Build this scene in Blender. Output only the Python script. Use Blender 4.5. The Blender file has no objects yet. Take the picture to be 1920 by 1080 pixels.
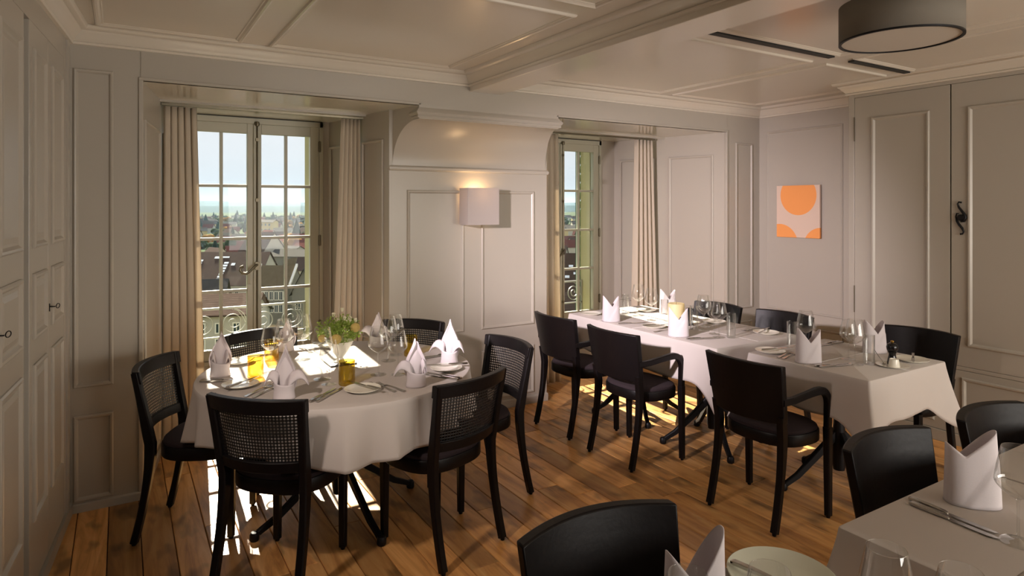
import bpy, bmesh, math, random
from mathutils import Vector, Matrix
S = bpy.context.scene
COL = S.collection
random.seed(7)
PI = math.pi

# ------------------------------------------------------------------ camera, sky, sun, lamp, exposure
YAW = math.radians(31.48)
cam = bpy.data.cameras.new('camera')
cam.sensor_width = 36.0
cam.lens = 22.5
cam.shift_y = -0.0807
cam.clip_start = 0.05
cam.clip_end = 20000
co = bpy.data.objects.new('camera', cam)
COL.objects.link(co)
co.location = (0, 0, 1.58)
co.rotation_euler = (PI / 2, 0, -YAW)
S.camera = co

w = bpy.data.worlds.new('hazy_sky')
S.world = w
w.use_nodes = True
nt = w.node_tree
nt.nodes.clear()
wo = nt.nodes.new('ShaderNodeOutputWorld')
bg = nt.nodes.new('ShaderNodeBackground')
tc = nt.nodes.new('ShaderNodeTexCoord')
sx = nt.nodes.new('ShaderNodeSeparateXYZ')
rp = nt.nodes.new('ShaderNodeValToRGB')
nt.links.new(tc.outputs['Generated'], sx.inputs[0])
nt.links.new(sx.outputs['Z'], rp.inputs[0])
rp.color_ramp.elements[0].position = 0.0
rp.color_ramp.elements[0].color = (0.62, 0.71, 0.80, 1)
rp.color_ramp.elements[1].position = 0.9
rp.color_ramp.elements[1].color = (0.66, 0.76, 0.95, 1)
e = rp.color_ramp.elements.new(0.07)
e.color = (0.80, 0.845, 0.90, 1)
e = rp.color_ramp.elements.new(0.2)
e.color = (0.93, 0.94, 0.965, 1)
nt.links.new(rp.outputs[0], bg.inputs[0])
bg.inputs[1].default_value = 1.0
nt.links.new(bg.outputs[0], wo.inputs[0])

sun = bpy.data.lights.new('sun', 'SUN')
sun.energy = 26.0
sun.angle = math.radians(0.6)
sun.color = (1.0, 0.92, 0.76)
so = bpy.data.objects.new('sun', sun)
COL.objects.link(so)
so.rotation_euler = Vector((-0.067, -1.0, -0.69)).to_track_quat('-Z', 'Y').to_euler()

def spot(name, watts, col, size, blend, soft, loc, aim):
    l = bpy.data.lights.new(name, 'SPOT')
    l.energy = watts
    l.color = col
    l.shadow_soft_size = soft
    l.spot_size = math.radians(size)
    l.spot_blend = blend
    o = bpy.data.objects.new(name, l)
    COL.objects.link(o)
    o.location = loc
    o.rotation_euler = (Vector(aim) - Vector(loc)).to_track_quat('-Z', 'Y').to_euler()
    return o
# the photographer's lamp at the left, told by the shadows it throws: an open bulb and its brighter beam
spot('photo_lamp', 66, (1.0, 0.83, 0.73), 98, 1.0, 0.06, (-0.32, 2.03, 1.88), (2.4, 3.2, 0.55))
spot('photo_lamp_beam', 1000, (1.0, 0.86, 0.92), 46, 1.0, 0.06, (-0.32, 2.03, 1.88), (4.45, 4.1, 0.86))

rear = bpy.data.lights.new('rear_fill', 'AREA')    # added fill light behind the viewer, standing for unseen windows
rear.shape = 'RECTANGLE'
rear.size = 3.0
rear.size_y = 1.7
rear.energy = 165
rear.color = (1.0, 0.94, 0.86)
ro = bpy.data.objects.new('rear_fill', rear)
COL.objects.link(ro)
ro.location = (3.2, -2.35, 1.6)
ro.rotation_euler = (math.radians(98), 0, 0)

V = S.view_settings
V.view_transform = 'Standard'
V.look = 'None'
V.exposure = 0.0
V.gamma = 1.0
V.use_curve_mapping = False
S.cycles.transparent_max_bounces = 32
S.cycles.sample_clamp_indirect = 4.0

# ------------------------------------------------------------------ materials
def srgb(r, g, b):
    f = lambda c: (c / 255 / 12.92) if c / 255 <= 0.04045 else ((c / 255 + 0.055) / 1.055) ** 2.4
    return (f(r), f(g), f(b), 1)

def mat(name, col, rough=0.5, metal=0.0, spec=0.5, coat=0.0, coat_rough=0.1, noise=None, bump=None, trans=0.0, rand=0.0):
    """principled; noise=(scale, amount) mottles the colour, bump=(scale, strength) adds fine relief, rand varies value per object"""
    m = bpy.data.materials.new(name)
    m.use_nodes = True
    t = m.node_tree
    p = t.nodes['Principled BSDF']
    p.inputs['Base Color'].default_value = col
    p.inputs['Roughness'].default_value = rough
    p.inputs['Metallic'].default_value = metal
    p.inputs['Specular IOR Level'].default_value = spec
    p.inputs['Coat Weight'].default_value = coat
    p.inputs['Coat Roughness'].default_value = coat_rough
    src = None
    if noise or bump:
        c = t.nodes.new('ShaderNodeTexCoord')
    if noise:
        n = t.nodes.new('ShaderNodeTexNoise')
        n.inputs['Scale'].default_value = noise[0]
        n.inputs['Detail'].default_value = 4
        t.links.new(c.outputs['Object'], n.inputs['Vector'])
        mx = t.nodes.new('ShaderNodeMix')
        mx.data_type = 'RGBA'
        a = noise[1]
        mx.inputs['A'].default_value = tuple(x * (1 - a) for x in col[:3]) + (1,)
        mx.inputs['B'].default_value = tuple(min(1, x * (1 + a)) for x in col[:3]) + (1,)
        t.links.new(n.outputs[0], mx.inputs['Factor'])
        src = mx.outputs['Result']
    if rand:
        oi = t.nodes.new('ShaderNodeObjectInfo')
        mr = t.nodes.new('ShaderNodeMapRange')
        mr.inputs[3].default_value = 1 - rand
        mr.inputs[4].default_value = 1 + rand
        t.links.new(oi.outputs['Random'], mr.inputs[0])
        hs = t.nodes.new('ShaderNodeHueSaturation')
        t.links.new(mr.outputs[0], hs.inputs['Value'])
        if src:
            t.links.new(src, hs.inputs['Color'])
        else:
            hs.inputs['Color'].default_value = col
        src = hs.outputs[0]
    if src:
        t.links.new(src, p.inputs['Base Color'])
    if bump:
        n2 = t.nodes.new('ShaderNodeTexNoise')
        n2.inputs['Scale'].default_value = bump[0]
        n2.inputs['Detail'].default_value = 3
        t.links.new(c.outputs['Object'], n2.inputs['Vector'])
        b = t.nodes.new('ShaderNodeBump')
        b.inputs['Strength'].default_value = bump[1]
        b.inputs['Distance'].default_value = 0.01
        t.links.new(n2.outputs[0], b.inputs['Height'])
        t.links.new(b.outputs[0], p.inputs['Normal'])
    if trans:
        o = t.nodes['Material Output']
        tr = t.nodes.new('ShaderNodeBsdfTranslucent')
        if src:
            t.links.new(src, tr.inputs[0])
        else:
            tr.inputs[0].default_value = col
        ms = t.nodes.new('ShaderNodeMixShader')
        ms.inputs[0].default_value = trans
        t.links.new(p.outputs[0], ms.inputs[1])
        t.links.new(tr.outputs[0], ms.inputs[2])
        t.links.new(ms.outputs[0], o.inputs[0])
    return m

def glass_mat(name, col, edge=0.75, base=0.04, rough=0.02, edge_col=None):
    """thin-walled glass: clear film plus reflection growing towards grazing view"""
    m = bpy.data.materials.new(name)
    m.use_nodes = True
    t = m.node_tree
    t.nodes.clear()
    o = t.nodes.new('ShaderNodeOutputMaterial')
    tr = t.nodes.new('ShaderNodeBsdfTransparent')
    gl = t.nodes.new('ShaderNodeBsdfGlossy')
    gl.inputs['Roughness'].default_value = rough
    ms = t.nodes.new('ShaderNodeMixShader')
    lw = t.nodes.new('ShaderNodeLayerWeight')
    lw.inputs['Blend'].default_value = 0.25
    mr = t.nodes.new('ShaderNodeMapRange')
    mr.inputs[3].default_value = base
    mr.inputs[4].default_value = edge
    t.links.new(lw.outputs['Facing'], mr.inputs[0])
    if edge_col:
        mx = t.nodes.new('ShaderNodeMix')
        mx.data_type = 'RGBA'
        mx.inputs['A'].default_value = col
        mx.inputs['B'].default_value = edge_col
        t.links.new(lw.outputs['Facing'], mx.inputs['Factor'])
        t.links.new(mx.outputs['Result'], tr.inputs[0])
    else:
        tr.inputs[0].default_value = col
    t.links.new(mr.outputs[0], ms.inputs[0])
    t.links.new(tr.outputs[0], ms.inputs[1])
    t.links.new(gl.outputs[0], ms.inputs[2])
    t.links.new(ms.outputs[0], o.inputs[0])
    return m

def wood_floor_mat():
    m = bpy.data.materials.new('oiled_oak')
    m.use_nodes = True
    t = m.node_tree
    p = t.nodes['Principled BSDF']
    c = t.nodes.new('ShaderNodeTexCoord')
    oi = t.nodes.new('ShaderNodeObjectInfo')
    vm = t.nodes.new('ShaderNodeVectorMath')
    vm.operation = 'SCALE'
    vm.inputs[0].default_value = (37.0, 91.0, 53.0)
    t.links.new(oi.outputs['Random'], vm.inputs['Scale'])
    va = t.nodes.new('ShaderNodeVectorMath')
    t.links.new(c.outputs['Object'], va.inputs[0])
    t.links.new(vm.outputs[0], va.inputs[1])
    mp = t.nodes.new('ShaderNodeMapping')
    mp.inputs['Scale'].default_value = (9, 0.9, 1)
    t.links.new(va.outputs[0], mp.inputs[0])
    g = t.nodes.new('ShaderNodeTexNoise')
    g.inputs['Scale'].default_value = 1.6
    g.inputs['Detail'].default_value = 7
    g.inputs['Roughness'].default_value = 0.62
    g.inputs['Distortion'].default_value = 1.1
    t.links.new(mp.outputs[0], g.inputs[0])
    r = t.nodes.new('ShaderNodeValToRGB')
    r.color_ramp.elements[0].position = 0.32
    r.color_ramp.elements[0].color = srgb(176, 128, 88)
    r.color_ramp.elements[1].position = 0.72
    r.color_ramp.elements[1].color = srgb(236, 192, 140)
    ee = r.color_ramp.elements.new(0.5)
    ee.color = srgb(214, 164, 114)
    t.links.new(g.outputs[0], r.inputs[0])
    # knots and mineral streaks
    k = t.nodes.new('ShaderNodeTexNoise')
    k.inputs['Scale'].default_value = 3.2
    k.inputs['Detail'].default_value = 2
    mp2 = t.nodes.new('ShaderNodeMapping')
    mp2.inputs['Scale'].default_value = (3.0, 1.2, 1)
    t.links.new(va.outputs[0], mp2.inputs[0])
    t.links.new(mp2.outputs[0], k.inputs[0])
    kr = t.nodes.new('ShaderNodeValToRGB')
    kr.color_ramp.elements[0].position = 0.30
    kr.color_ramp.elements[0].color = (0.42, 0.42, 0.42, 1)
    kr.color_ramp.elements[1].position = 0.45
    kr.color_ramp.elements[1].color = (1, 1, 1, 1)
    t.links.new(k.outputs[0], kr.inputs[0])
    mu = t.nodes.new('ShaderNodeMix')
    mu.data_type = 'RGBA'
    mu.blend_type = 'MULTIPLY'
    mu.inputs['Factor'].default_value = 1
    t.links.new(r.outputs[0], mu.inputs['A'])
    t.links.new(kr.outputs[0], mu.inputs['B'])
    hs = t.nodes.new('ShaderNodeHueSaturation')
    mr = t.nodes.new('ShaderNodeMapRange')
    mr.inputs[3].default_value = 0.60
    mr.inputs[4].default_value = 1.26
    t.links.new(oi.outputs['Random'], mr.inputs[0])
    t.links.new(mr.outputs[0], hs.inputs['Value'])
    hs.inputs['Saturation'].default_value = 1.12
    t.links.new(mu.outputs['Result'], hs.inputs['Color'])
    t.links.new(hs.outputs[0], p.inputs['Base Color'])
    p.inputs['Roughness'].default_value = 0.38
    b = t.nodes.new('ShaderNodeBump')
    b.inputs['Strength'].default_value = 0.25
    b.inputs['Distance'].default_value = 0.004
    t.links.new(g.outputs[0], b.inputs['Height'])
    t.links.new(b.outputs[0], p.inputs['Normal'])
    return m

def cloth_mat(name, col, trans=0.0, scale=900, st=0.15):
    m = mat(name, col, 0.85, spec=0.2, trans=trans, bump=(scale, st))
    return m

def roof_mat(name, col):
    """tiled roof: fine courses of tiles far away"""
    m = mat(name, col, 0.8, noise=(0.9, 0.25))
    t = m.node_tree
    p = t.nodes['Principled BSDF']
    c = t.nodes.new('ShaderNodeTexCoord')
    wv = t.nodes.new('ShaderNodeTexWave')
    wv.bands_direction = 'Z'
    wv.inputs['Scale'].default_value = 3.6
    wv.inputs['Distortion'].default_value = 0.6
    t.links.new(c.outputs['Object'], wv.inputs[0])
    b = t.nodes.new('ShaderNodeBump')
    b.inputs['Strength'].default_value = 0.6
    b.inputs['Distance'].default_value = 0.04
    t.links.new(wv.outputs[0], b.inputs['Height'])
    t.links.new(b.outputs[0], p.inputs['Normal'])
    return m

M = {}
M['wall'] = mat('grey_gloss_paint', srgb(176, 169, 157), 0.32, spec=0.5, noise=(1.3, 0.02), bump=(9, 0.05))
M['ceil'] = mat('ceiling_gloss_paint', srgb(214, 206, 192), 0.2, spec=0.5, noise=(0.9, 0.02), bump=(4, 0.05))
M['soffit'] = mat('soffit_gloss_paint', srgb(208, 202, 188), 0.10, spec=0.6, bump=(3, 0.03))
M['frame'] = mat('window_paint', srgb(186, 184, 168), 0.4)
M['gap_and_shade'] = mat('dark_gap_and_shade', srgb(50, 50, 48), 0.7)  # open joints, and the shade painted along the ceiling mouldings
M['black_wood'] = mat('black_stained_beech', srgb(14, 10, 11), 0.42, spec=0.22, noise=(30, 0.3), bump=(60, 0.05))
M['cane'] = mat('black_cane', srgb(20, 18, 18), 0.45)
M['seat'] = mat('charcoal_upholstery', srgb(50, 41, 44), 0.9, spec=0.2, bump=(500, 0.2))
M['cloth'] = cloth_mat('white_table_linen', srgb(209, 201, 195), 0.12)
M['napkin'] = cloth_mat('white_napkin_linen', srgb(228, 220, 222), 0.25, 700)
M['curtain'] = cloth_mat('cream_curtain_fabric', srgb(214, 202, 184), 0.3, 400)
M['glass'] = glass_mat('drinking_glass', (0.985, 0.99, 0.985, 1), 0.9, 0.03)
M['pane'] = glass_mat('window_glass', (0.97, 0.985, 0.975, 1), 0.5, 0.02)
M['amber'] = glass_mat('amber_glass', srgb(255, 242, 186), 0.4, 0.03, edge_col=srgb(244, 196, 104))
M['olive'] = glass_mat('olive_glass', srgb(250, 240, 172), 0.4, 0.03, edge_col=srgb(214, 190, 84))
M['silver'] = mat('cutlery_steel', srgb(190, 188, 184), 0.18, 1.0)
M['iron'] = mat('wrought_iron', srgb(26, 25, 27), 0.5, 0.6)
M['bronze'] = mat('aged_steel_handle', srgb(120, 112, 95), 0.4, 0.8)
M['china'] = mat('white_china', srgb(232, 228, 214), 0.15)
M['china_green'] = mat('greenish_china', srgb(205, 206, 188), 0.15)
M['candle'] = mat('cream_wax', srgb(240, 226, 180), 0.5, trans=0.35)
M['wick'] = mat('wick', srgb(40, 34, 30), 0.9)
M['brass'] = mat('brass', srgb(200, 160, 80), 0.3, 1.0)
M['black_gloss'] = mat('black_lacquer', srgb(14, 14, 18), 0.15)
M['shade_grey'] = mat('grey_lamp_fabric', srgb(112, 106, 96), 0.9, bump=(300, 0.1))
M['diffuser'] = mat('lamp_diffuser', srgb(215, 208, 196), 0.6, trans=0.2)
M['shade_white'] = mat('white_lamp_fabric', srgb(192, 183, 176), 0.9, trans=0.3, bump=(300, 0.1))
M['yellow_plaster'] = mat('yellow_plaster', srgb(168, 163, 128), 0.9, noise=(3, 0.05))
M['green_paint'] = mat('green_shutter_paint', srgb(40, 84, 52), 0.5)
M['rail'] = mat('grey_railing_paint', srgb(150, 150, 142), 0.4, 0.3)
M['floor'] = wood_floor_mat()
M['leaf'] = mat('green_foliage', srgb(150, 172, 78), 0.6, trans=0.4, rand=0.1, noise=(60, 0.4))
M['bloom'] = mat('straw_blossom', srgb(196, 170, 98), 0.8, bump=(150, 0.6))
M['bell'] = mat('white_bell', srgb(232, 226, 200), 0.6, trans=0.3)
M['stone_tray'] = mat('slate', srgb(66, 62, 58), 0.5)

# ------------------------------------------------------------------ helpers
def tag(o, label=None, cat=None, group=None, kind=None):
    if label: o['label'] = label
    if cat: o['category'] = cat
    if group: o['group'] = group
    if kind: o['kind'] = kind
    return o

def thing(name, label, cat, loc=(0, 0, 0), rz=0.0, group=None, kind=None):
    o = bpy.data.objects.new(name, None)
    o.empty_display_size = 0.05
    COL.objects.link(o)
    o.location = loc
    o.rotation_euler = (0, 0, rz)
    return tag(o, label, cat, group, kind)

class MB:
    """collects quads into one mesh"""
    def __init__(s):
        s.v = []; s.f = []
    def add(s, vs, fs):
        n = len(s.v)
        s.v += [tuple(x) for x in vs]
        s.f += [tuple(i + n for i in f) for f in fs]
        return s
    def box(s, x0, x1, y0, y1, z0, z1):
        return s.add([(x0, y0, z0), (x1, y0, z0), (x1, y1, z0), (x0, y1, z0), (x0, y0, z1), (x1, y0, z1), (x1, y1, z1), (x0, y1, z1)],
                     [(0, 3, 2, 1), (4, 5, 6, 7), (0, 1, 5, 4), (1, 2, 6, 5), (2, 3, 7, 6), (3, 0, 4, 7)])
    def prism(s, poly, z0, z1):
        n = len(poly)
        if sum(poly[i][0] * poly[(i + 1) % n][1] - poly[(i + 1) % n][0] * poly[i][1] for i in range(n)) < 0:
            poly = poly[::-1]
        return s.add([(x, y, z0) for x, y in poly] + [(x, y, z1) for x, y in poly],
                     [tuple(range(n))[::-1], tuple(range(n, 2 * n))] + [(i, (i + 1) % n, n + (i + 1) % n, n + i) for i in range(n)])
    def lathe(s, prof, seg=24, c=(0, 0, 0), cap=True):
        """prof = [(r, z)...] bottom to top"""
        vs = []; fs = []
        for r, z in prof:
            for k in range(seg):
                a = 2 * PI * k / seg
                vs.append((c[0] + r * math.cos(a), c[1] + r * math.sin(a), c[2] + z))
        for i in range(len(prof) - 1):
            for k in range(seg):
                k2 = (k + 1) % seg
                fs.append((i * seg + k, i * seg + k2, (i + 1) * seg + k2, (i + 1) * seg + k))
        if cap:
            if prof[0][0] > 1e-4: fs.append(tuple(range(seg))[::-1])
            if prof[-1][0] > 1e-4: fs.append(tuple((len(prof) - 1) * seg + k for k in range(seg)))
        return s.add(vs, fs)
    def tube(s, path, r, seg=8, cap=True):
        """round tube along a polyline; r a number or a list"""
        P = [Vector(p) for p in path]
        n = len(P)
        R = r if isinstance(r, (list, tuple)) else [r] * n
        vs = []; fs = []
        up = Vector((0, 0, 1))
        T0 = (P[1] - P[0]).normalized()
        if abs(T0.z) > 0.9: up = Vector((1, 0, 0))
        N = (up - T0 * up.dot(T0)).normalized()
        for i in range(n):
            T = ((P[min(i + 1, n - 1)] - P[max(i - 1, 0)])).normalized()
            N = (N - T * N.dot(T)).normalized()
            B = T.cross(N)
            for k in range(seg):
                a = 2 * PI * k / seg
                vs.append(P[i] + (N * math.cos(a) + B * math.sin(a)) * R[i])
        for i in range(n - 1):
            for k in range(seg):
                k2 = (k + 1) % seg
                fs.append((i * seg + k, i * seg + k2, (i + 1) * seg + k2, (i + 1) * seg + k))
        if cap:
            fs.append(tuple(range(seg))[::-1])
            fs.append(tuple((n - 1) * seg + k for k in range(seg)))
        return s.add(vs, fs)
    def bar(s, path, wx, wd, cap=True, side=Vector((1, 0, 0))):
        """rectangular bar along a path; wx across `side`, wd across the other; chamfered corners"""
        P = [Vector(p) for p in path]
        n = len(P)
        WX = wx if isinstance(wx, (list, tuple)) else [wx] * n
        WD = wd if isinstance(wd, (list, tuple)) else [wd] * n
        vs = []; fs = []
        for i in range(n):
            T = (P[min(i + 1, n - 1)] - P[max(i - 1, 0)]).normalized()
            A = (side - T * side.dot(T)).normalized()
            B = T.cross(A)
            a, b = WX[i] / 2, WD[i] / 2
            ch = min(a, b) * 0.3
            for u, v in ((a, b - ch), (a - ch, b), (-a + ch, b), (-a, b - ch), (-a, -b + ch), (-a + ch, -b), (a - ch, -b), (a, -b + ch)):
                vs.append(P[i] + A * u + B * v)
        for i in range(n - 1):
            for k in range(8):
                k2 = (k + 1) % 8
                fs.append((i * 8 + k, i * 8 + k2, (i + 1) * 8 + k2, (i + 1) * 8 + k))
        if cap:
            fs.append(tuple(range(8))[::-1])
            fs.append(tuple((n - 1) * 8 + k for k in range(8)))
        return s.add(vs, fs)
    def grid(s, fn, nu, nv, closed_u=False):
        vs = [fn(i / nu, j / nv) for j in range(nv + 1) for i in range(nu + (0 if closed_u else 1))]
        row = nu if closed_u else nu + 1
        fs = []
        for j in range(nv):
            for i in range(nu):
                i2 = (i + 1) % row if closed_u else i + 1
                fs.append((j * row + i, j * row + i2, (j + 1) * row + i2, (j + 1) * row + i))
        return s.add(vs, fs)
    def build(s, name, m, parent=None, smooth=False, bevel=0.0, solid=0.0, loc=None, rot=None, fix=True):
        me = bpy.data.meshes.new(name)
        me.from_pydata(s.v, [], s.f)
        me.materials.append(m)
        if fix:
            bm = bmesh.new(); bm.from_mesh(me)
            bmesh.ops.recalc_face_normals(bm, faces=bm.faces)
            bm.to_mesh(me); bm.free()
        if smooth:
            for p in me.polygons: p.use_smooth = True
            if smooth == 'auto':
                try:
                    me.set_sharp_from_angle(angle=math.radians(38))
                except Exception:
                    pass
        me.update()
        o = bpy.data.objects.new(name, me)
        COL.objects.link(o)
        if parent: o.parent = parent
        if loc: o.location = loc
        if rot: o.rotation_euler = rot
        if bevel:
            b = o.modifiers.new('bevel', 'BEVEL'); b.width = bevel; b.segments = 2; b.limit_method = 'ANGLE'
        if solid:
            b = o.modifiers.new('solid', 'SOLIDIFY'); b.thickness = solid; b.offset = 0
        return o

def copy_tree(o, parent=None):
    c = o.copy()
    COL.objects.link(c)
    if parent: c.parent = parent
    for ch in list(o.children): copy_tree(ch, c)
    return c

def place(proto, used, loc, rz, label, group=None, name=None):
    """the first call moves the prototype, later calls copy it"""
    if proto.name not in used:
        used.add(proto.name); o = proto
    else:
        o = copy_tree(proto)
    o.location = loc
    o.rotation_euler = (0, 0, rz)
    o['label'] = label
    if group: o['group'] = group
    return o
USED = set()

class Plane:
    """wall plane: o origin, u along the wall, n into the room, z up"""
    def __init__(s, o, u, n):
        s.o = Vector((o[0], o[1], 0)); s.u = Vector((u[0], u[1], 0)).normalized(); s.n = Vector((n[0], n[1], 0)).normalized()
    def p(s, u, z, h=0.0):
        return s.o + s.u * u + s.n * h + Vector((0, 0, z))

def frame_mb(mb, pl, u0, u1, z0, z1, w=0.024, h=0.012):
    """mitred raised moulding round a panel"""
    prof = [(0, 0.0), (0.0, h * 0.55), (w * 0.25, h), (w * 0.6, h * 0.9), (w * 0.85, h * 0.3), (w, 0.0)]
    vs = []; fs = []
    for d, hh in prof:
        vs += [pl.p(u0 + d, z0 + d, hh), pl.p(u1 - d, z0 + d, hh), pl.p(u1 - d, z1 - d, hh), pl.p(u0 + d, z1 - d, hh)]
    for i in range(len(prof) - 1):
        for k in range(4):
            fs.append((i * 4 + k, i * 4 + (k + 1) % 4, (i + 1) * 4 + (k + 1) % 4, (i + 1) * 4 + k))
    return mb.add(vs, fs)

def panel(pl, u0, u1, z0, z1, parent, m=None, w=0.024, h=0.012, field=0.0):
    """one panel of the wainscot: its moulding and, if proud, its field"""
    mb = frame_mb(MB(), pl, u0, u1, z0, z1, w, h)
    if field:
        d = w * 1.4; b = w * 2.2
        a = [pl.p(u0 + d, z0 + d, 0.0005), pl.p(u1 - d, z0 + d, 0.0005), pl.p(u1 - d, z1 - d, 0.0005), pl.p(u0 + d, z1 - d, 0.0005)]
        c = [pl.p(u0 + b, z0 + b, field), pl.p(u1 - b, z0 + b, field), pl.p(u1 - b, z1 - b, field), pl.p(u0 + b, z1 - b, field)]
        mb.add(a + c, [(0, 1, 5, 4), (1, 2, 6, 5), (2, 3, 7, 6), (3, 0, 4, 7), (4, 5, 6, 7)])
    return mb.build('panel', m or M['wall'], parent, fix=False)

def sweep_profile(mb, path, prof, closed=False):
    """profile (offset to the right of the path direction, z) along a plan polyline with mitred corners"""
    P = [Vector((p[0], p[1])) for p in path]
    n = len(P)
    offs = []
    for i in range(n):
        d0 = (P[i] - P[i - 1]).normalized() if i > 0 else (P[1] - P[0]).normalized()
        d1 = (P[i + 1] - P[i]).normalized() if i < n - 1 else d0
        n0 = Vector((d0.y, -d0.x)); n1 = Vector((d1.y, -d1.x))
        b = (n0 + n1)
        b = b / max(0.2, b.dot(n0))
        offs.append(b)
    vs = []; fs = []
    k = len(prof)
    for i in range(n):
        for o, z in prof:
            q = P[i] + offs[i] * o
            vs.append((q.x, q.y, z))
    for i in range(n - 1):
        for j in range(k - 1):
            fs.append((i * k + j, i * k + j + 1, (i + 1) * k + j + 1, (i + 1) * k + j))
    fs.append(tuple(range(k))); fs.append(tuple((n - 1) * k + j for j in range(k))[::-1])
    return mb.add(vs, fs)

# ------------------------------------------------------------------ room shell
ZC = 2.50
FY = 3.974          # face of the front (window) wall
PY = 4.28           # face of the pier between the windows
WY = 5.20           # plane of the windows
EY = 5.42           # outer face of the house wall
LC = Vector((-0.218, FY))                     # corner at the left
LD = Vector((0.09, 0.995)).normalized()       # left wall runs slightly askew
RX, CX = 5.20, 4.70                           # right wall, cupboard fronts
REAR = -2.4
def on_left(k): return LC + LD * k            # k metres from the corner (negative towards the viewer)

# floor: base and single planks
fl = MB().box(-1.2, 5.8, REAR - 0.2, EY, -0.12, -0.021).build('floor', M['gap_and_shade'])
tag(fl, kind='structure')
PWID = 0.135
plank_meshes = {}
def plank_mesh(L, wd):
    key = (round(L, 2), round(wd, 3))
    if key not in plank_meshes:
        b = 0.0025
        mb = MB()
        x0, x1, y0, y1 = 0.0018, wd - 0.0018, 0.0015, key[0] - 0.0015
        mb.add([(x0, y0, -0.02), (x1, y0, -0.02), (x1, y1, -0.02), (x0, y1, -0.02), (x0, y0, -b), (x1, y0, -b), (x1, y1, -b), (x0, y1, -b),
                (x0 + b, y0 + b, 0), (x1 - b, y0 + b, 0), (x1 - b, y1 - b, 0), (x0 + b, y1 - b, 0)],
               [(0, 1, 5, 4), (1, 2, 6, 5), (2, 3, 7, 6), (3, 0, 4, 7), (4, 5, 9, 8), (5, 6, 10, 9), (6, 7, 11, 10), (7, 4, 8, 11), (8, 9, 10, 11)])
        o = mb.build('plank', M['floor'], fl)
        plank_meshes[key] = o.data
        return o, key[0]
    o = bpy.data.objects.new('plank', plank_meshes[key])
    COL.objects.link(o)
    o.parent = fl
    return o, key[0]
rr = random.Random(3)
nrow = int((RX + 0.86) / PWID) + 1
for i in range(nrow):
    x = -0.86 + i * PWID
    xm = x + PWID / 2
    yend = FY
    if 0.10 < xm < 1.66 or 2.93 < xm < 4.72: yend = WY
    elif 1.6 <= xm <= 2.95: yend = PY
    y = -0.9 - rr.random() * 1.2
    while y < yend - 0.02:
        L = rr.choice((1.0, 1.2, 1.4, 1.6, 1.8, 2.0))
        if y + L > yend - 0.25: L = round(yend - y, 2)
        o, L = plank_mesh(L, PWID)
        o.location = (x, y, rr.uniform(-0.0006, 0.0004))
        y += L

# ceiling with raised mouldings
ce = tag(MB().box(-1.2, 5.8, REAR - 0.2, EY, ZC, ZC + 0.25).build('ceiling', M['ceil']), kind='structure')
def ceil_frame(x0, x1, y0, y1):
    mb = MB()
    prof = [(0, 0), (0.004, 0.010), (0.012, 0.013), (0.022, 0.010), (0.030, 0.004), (0.036, 0.004), (0.040, 0)]
    vs = []; fs = []
    for d, h in prof:
        vs += [(x0 + d, y0 + d, ZC - h), (x1 - d, y0 + d, ZC - h), (x1 - d, y1 - d, ZC - h), (x0 + d, y1 - d, ZC - h)]
    for i in range(len(prof) - 1):
        for k in range(4):
            fs.append((i * 4 + k, i * 4 + (k + 1) % 4, (i + 1) * 4 + (k + 1) % 4, (i + 1) * 4 + k))
    mb.add(vs, fs)
    mb.build('panel_frame', M['ceil'], ce)
for f in ((-0.11, 0.585, 2.47, 3.86), (0.725, 1.885, 2.47, 3.86), (-0.2, 0.585, 0.7, 2.33), (0.725, 1.885, 0.7, 2.33),
          (2.62, 3.76, 2.47, 3.83), (3.90, 4.95, 2.47, 3.83), (2.62, 3.76, 0.7, 2.30), (3.90, 4.62, 0.7, 2.30)):
    ceil_frame(*f)
# dark strips painting in the shaded moulding edges of the right bay
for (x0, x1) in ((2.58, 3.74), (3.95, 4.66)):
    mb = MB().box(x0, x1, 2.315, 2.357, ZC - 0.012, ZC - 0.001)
    mb.build('shaded_edge_strip', M['gap_and_shade'], ce)

# beam across the room
BX0, BX1, BZ = 2.085, 2.335, 2.375
tag(MB().box(BX0, BX1, REAR, FY, BZ, ZC).build('trim_1', M['ceil'], bevel=0.004), kind='structure')

CORN = [(0.0, 2.405), (0.014, 2.408), (0.018, 2.418), (0.012, 2.424), (0.020, 2.430), (0.030, 2.445), (0.048, 2.463), (0.054, 2.468), (0.056, 2.474), (0.074, 2.478), (0.082, 2.486), (0.086, 2.4995), (0.0, 2.4995)]
a0 = on_left(-6.4)
mb = sweep_profile(MB(), [(a0.x, a0.y), (LC.x, LC.y), (BX0, FY), (BX0, REAR)], CORN)
tag(mb.build('trim_2', M['ceil'], smooth='auto'), kind='structure')
mb = sweep_profile(MB(), [(BX1, REAR), (BX1, FY), (RX, FY), (RX, 2.80), (CX, 2.80), (CX, REAR)], CORN)
tag(mb.build('trim_3', M['ceil'], smooth='auto'), kind='structure')

# window wall: masses left, middle, right; lintel; parapets; outer skin
wb = MB()
wb.prism([(-0.9, FY), (0.10, FY), (0.32, WY), (0.32, 5.26), (-0.9, 5.26)], 0.0, ZC)
wb.prism([(1.61, PY), (2.95, PY), (3.14, 5.26), (1.43, 5.26)], 0.0, ZC)
wb.prism([(4.735, FY), (5.75, FY), (5.75, 5.26), (4.43, 5.26)], 0.0, ZC)
wall_back = wb.build('wall_back', M['wall'])
tag(wall_back, kind='structure')
SOF = 2.25
MB().box(0.10, 4.735, FY + 0.001, 5.26, SOF, ZC).build('lintel', M['soffit'], wall_back)
MB().box(0.095, 4.74, FY - 0.004, FY + 0.02, SOF + 0.0, ZC).build('lintel_face', M['wall'], wall_back)
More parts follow.
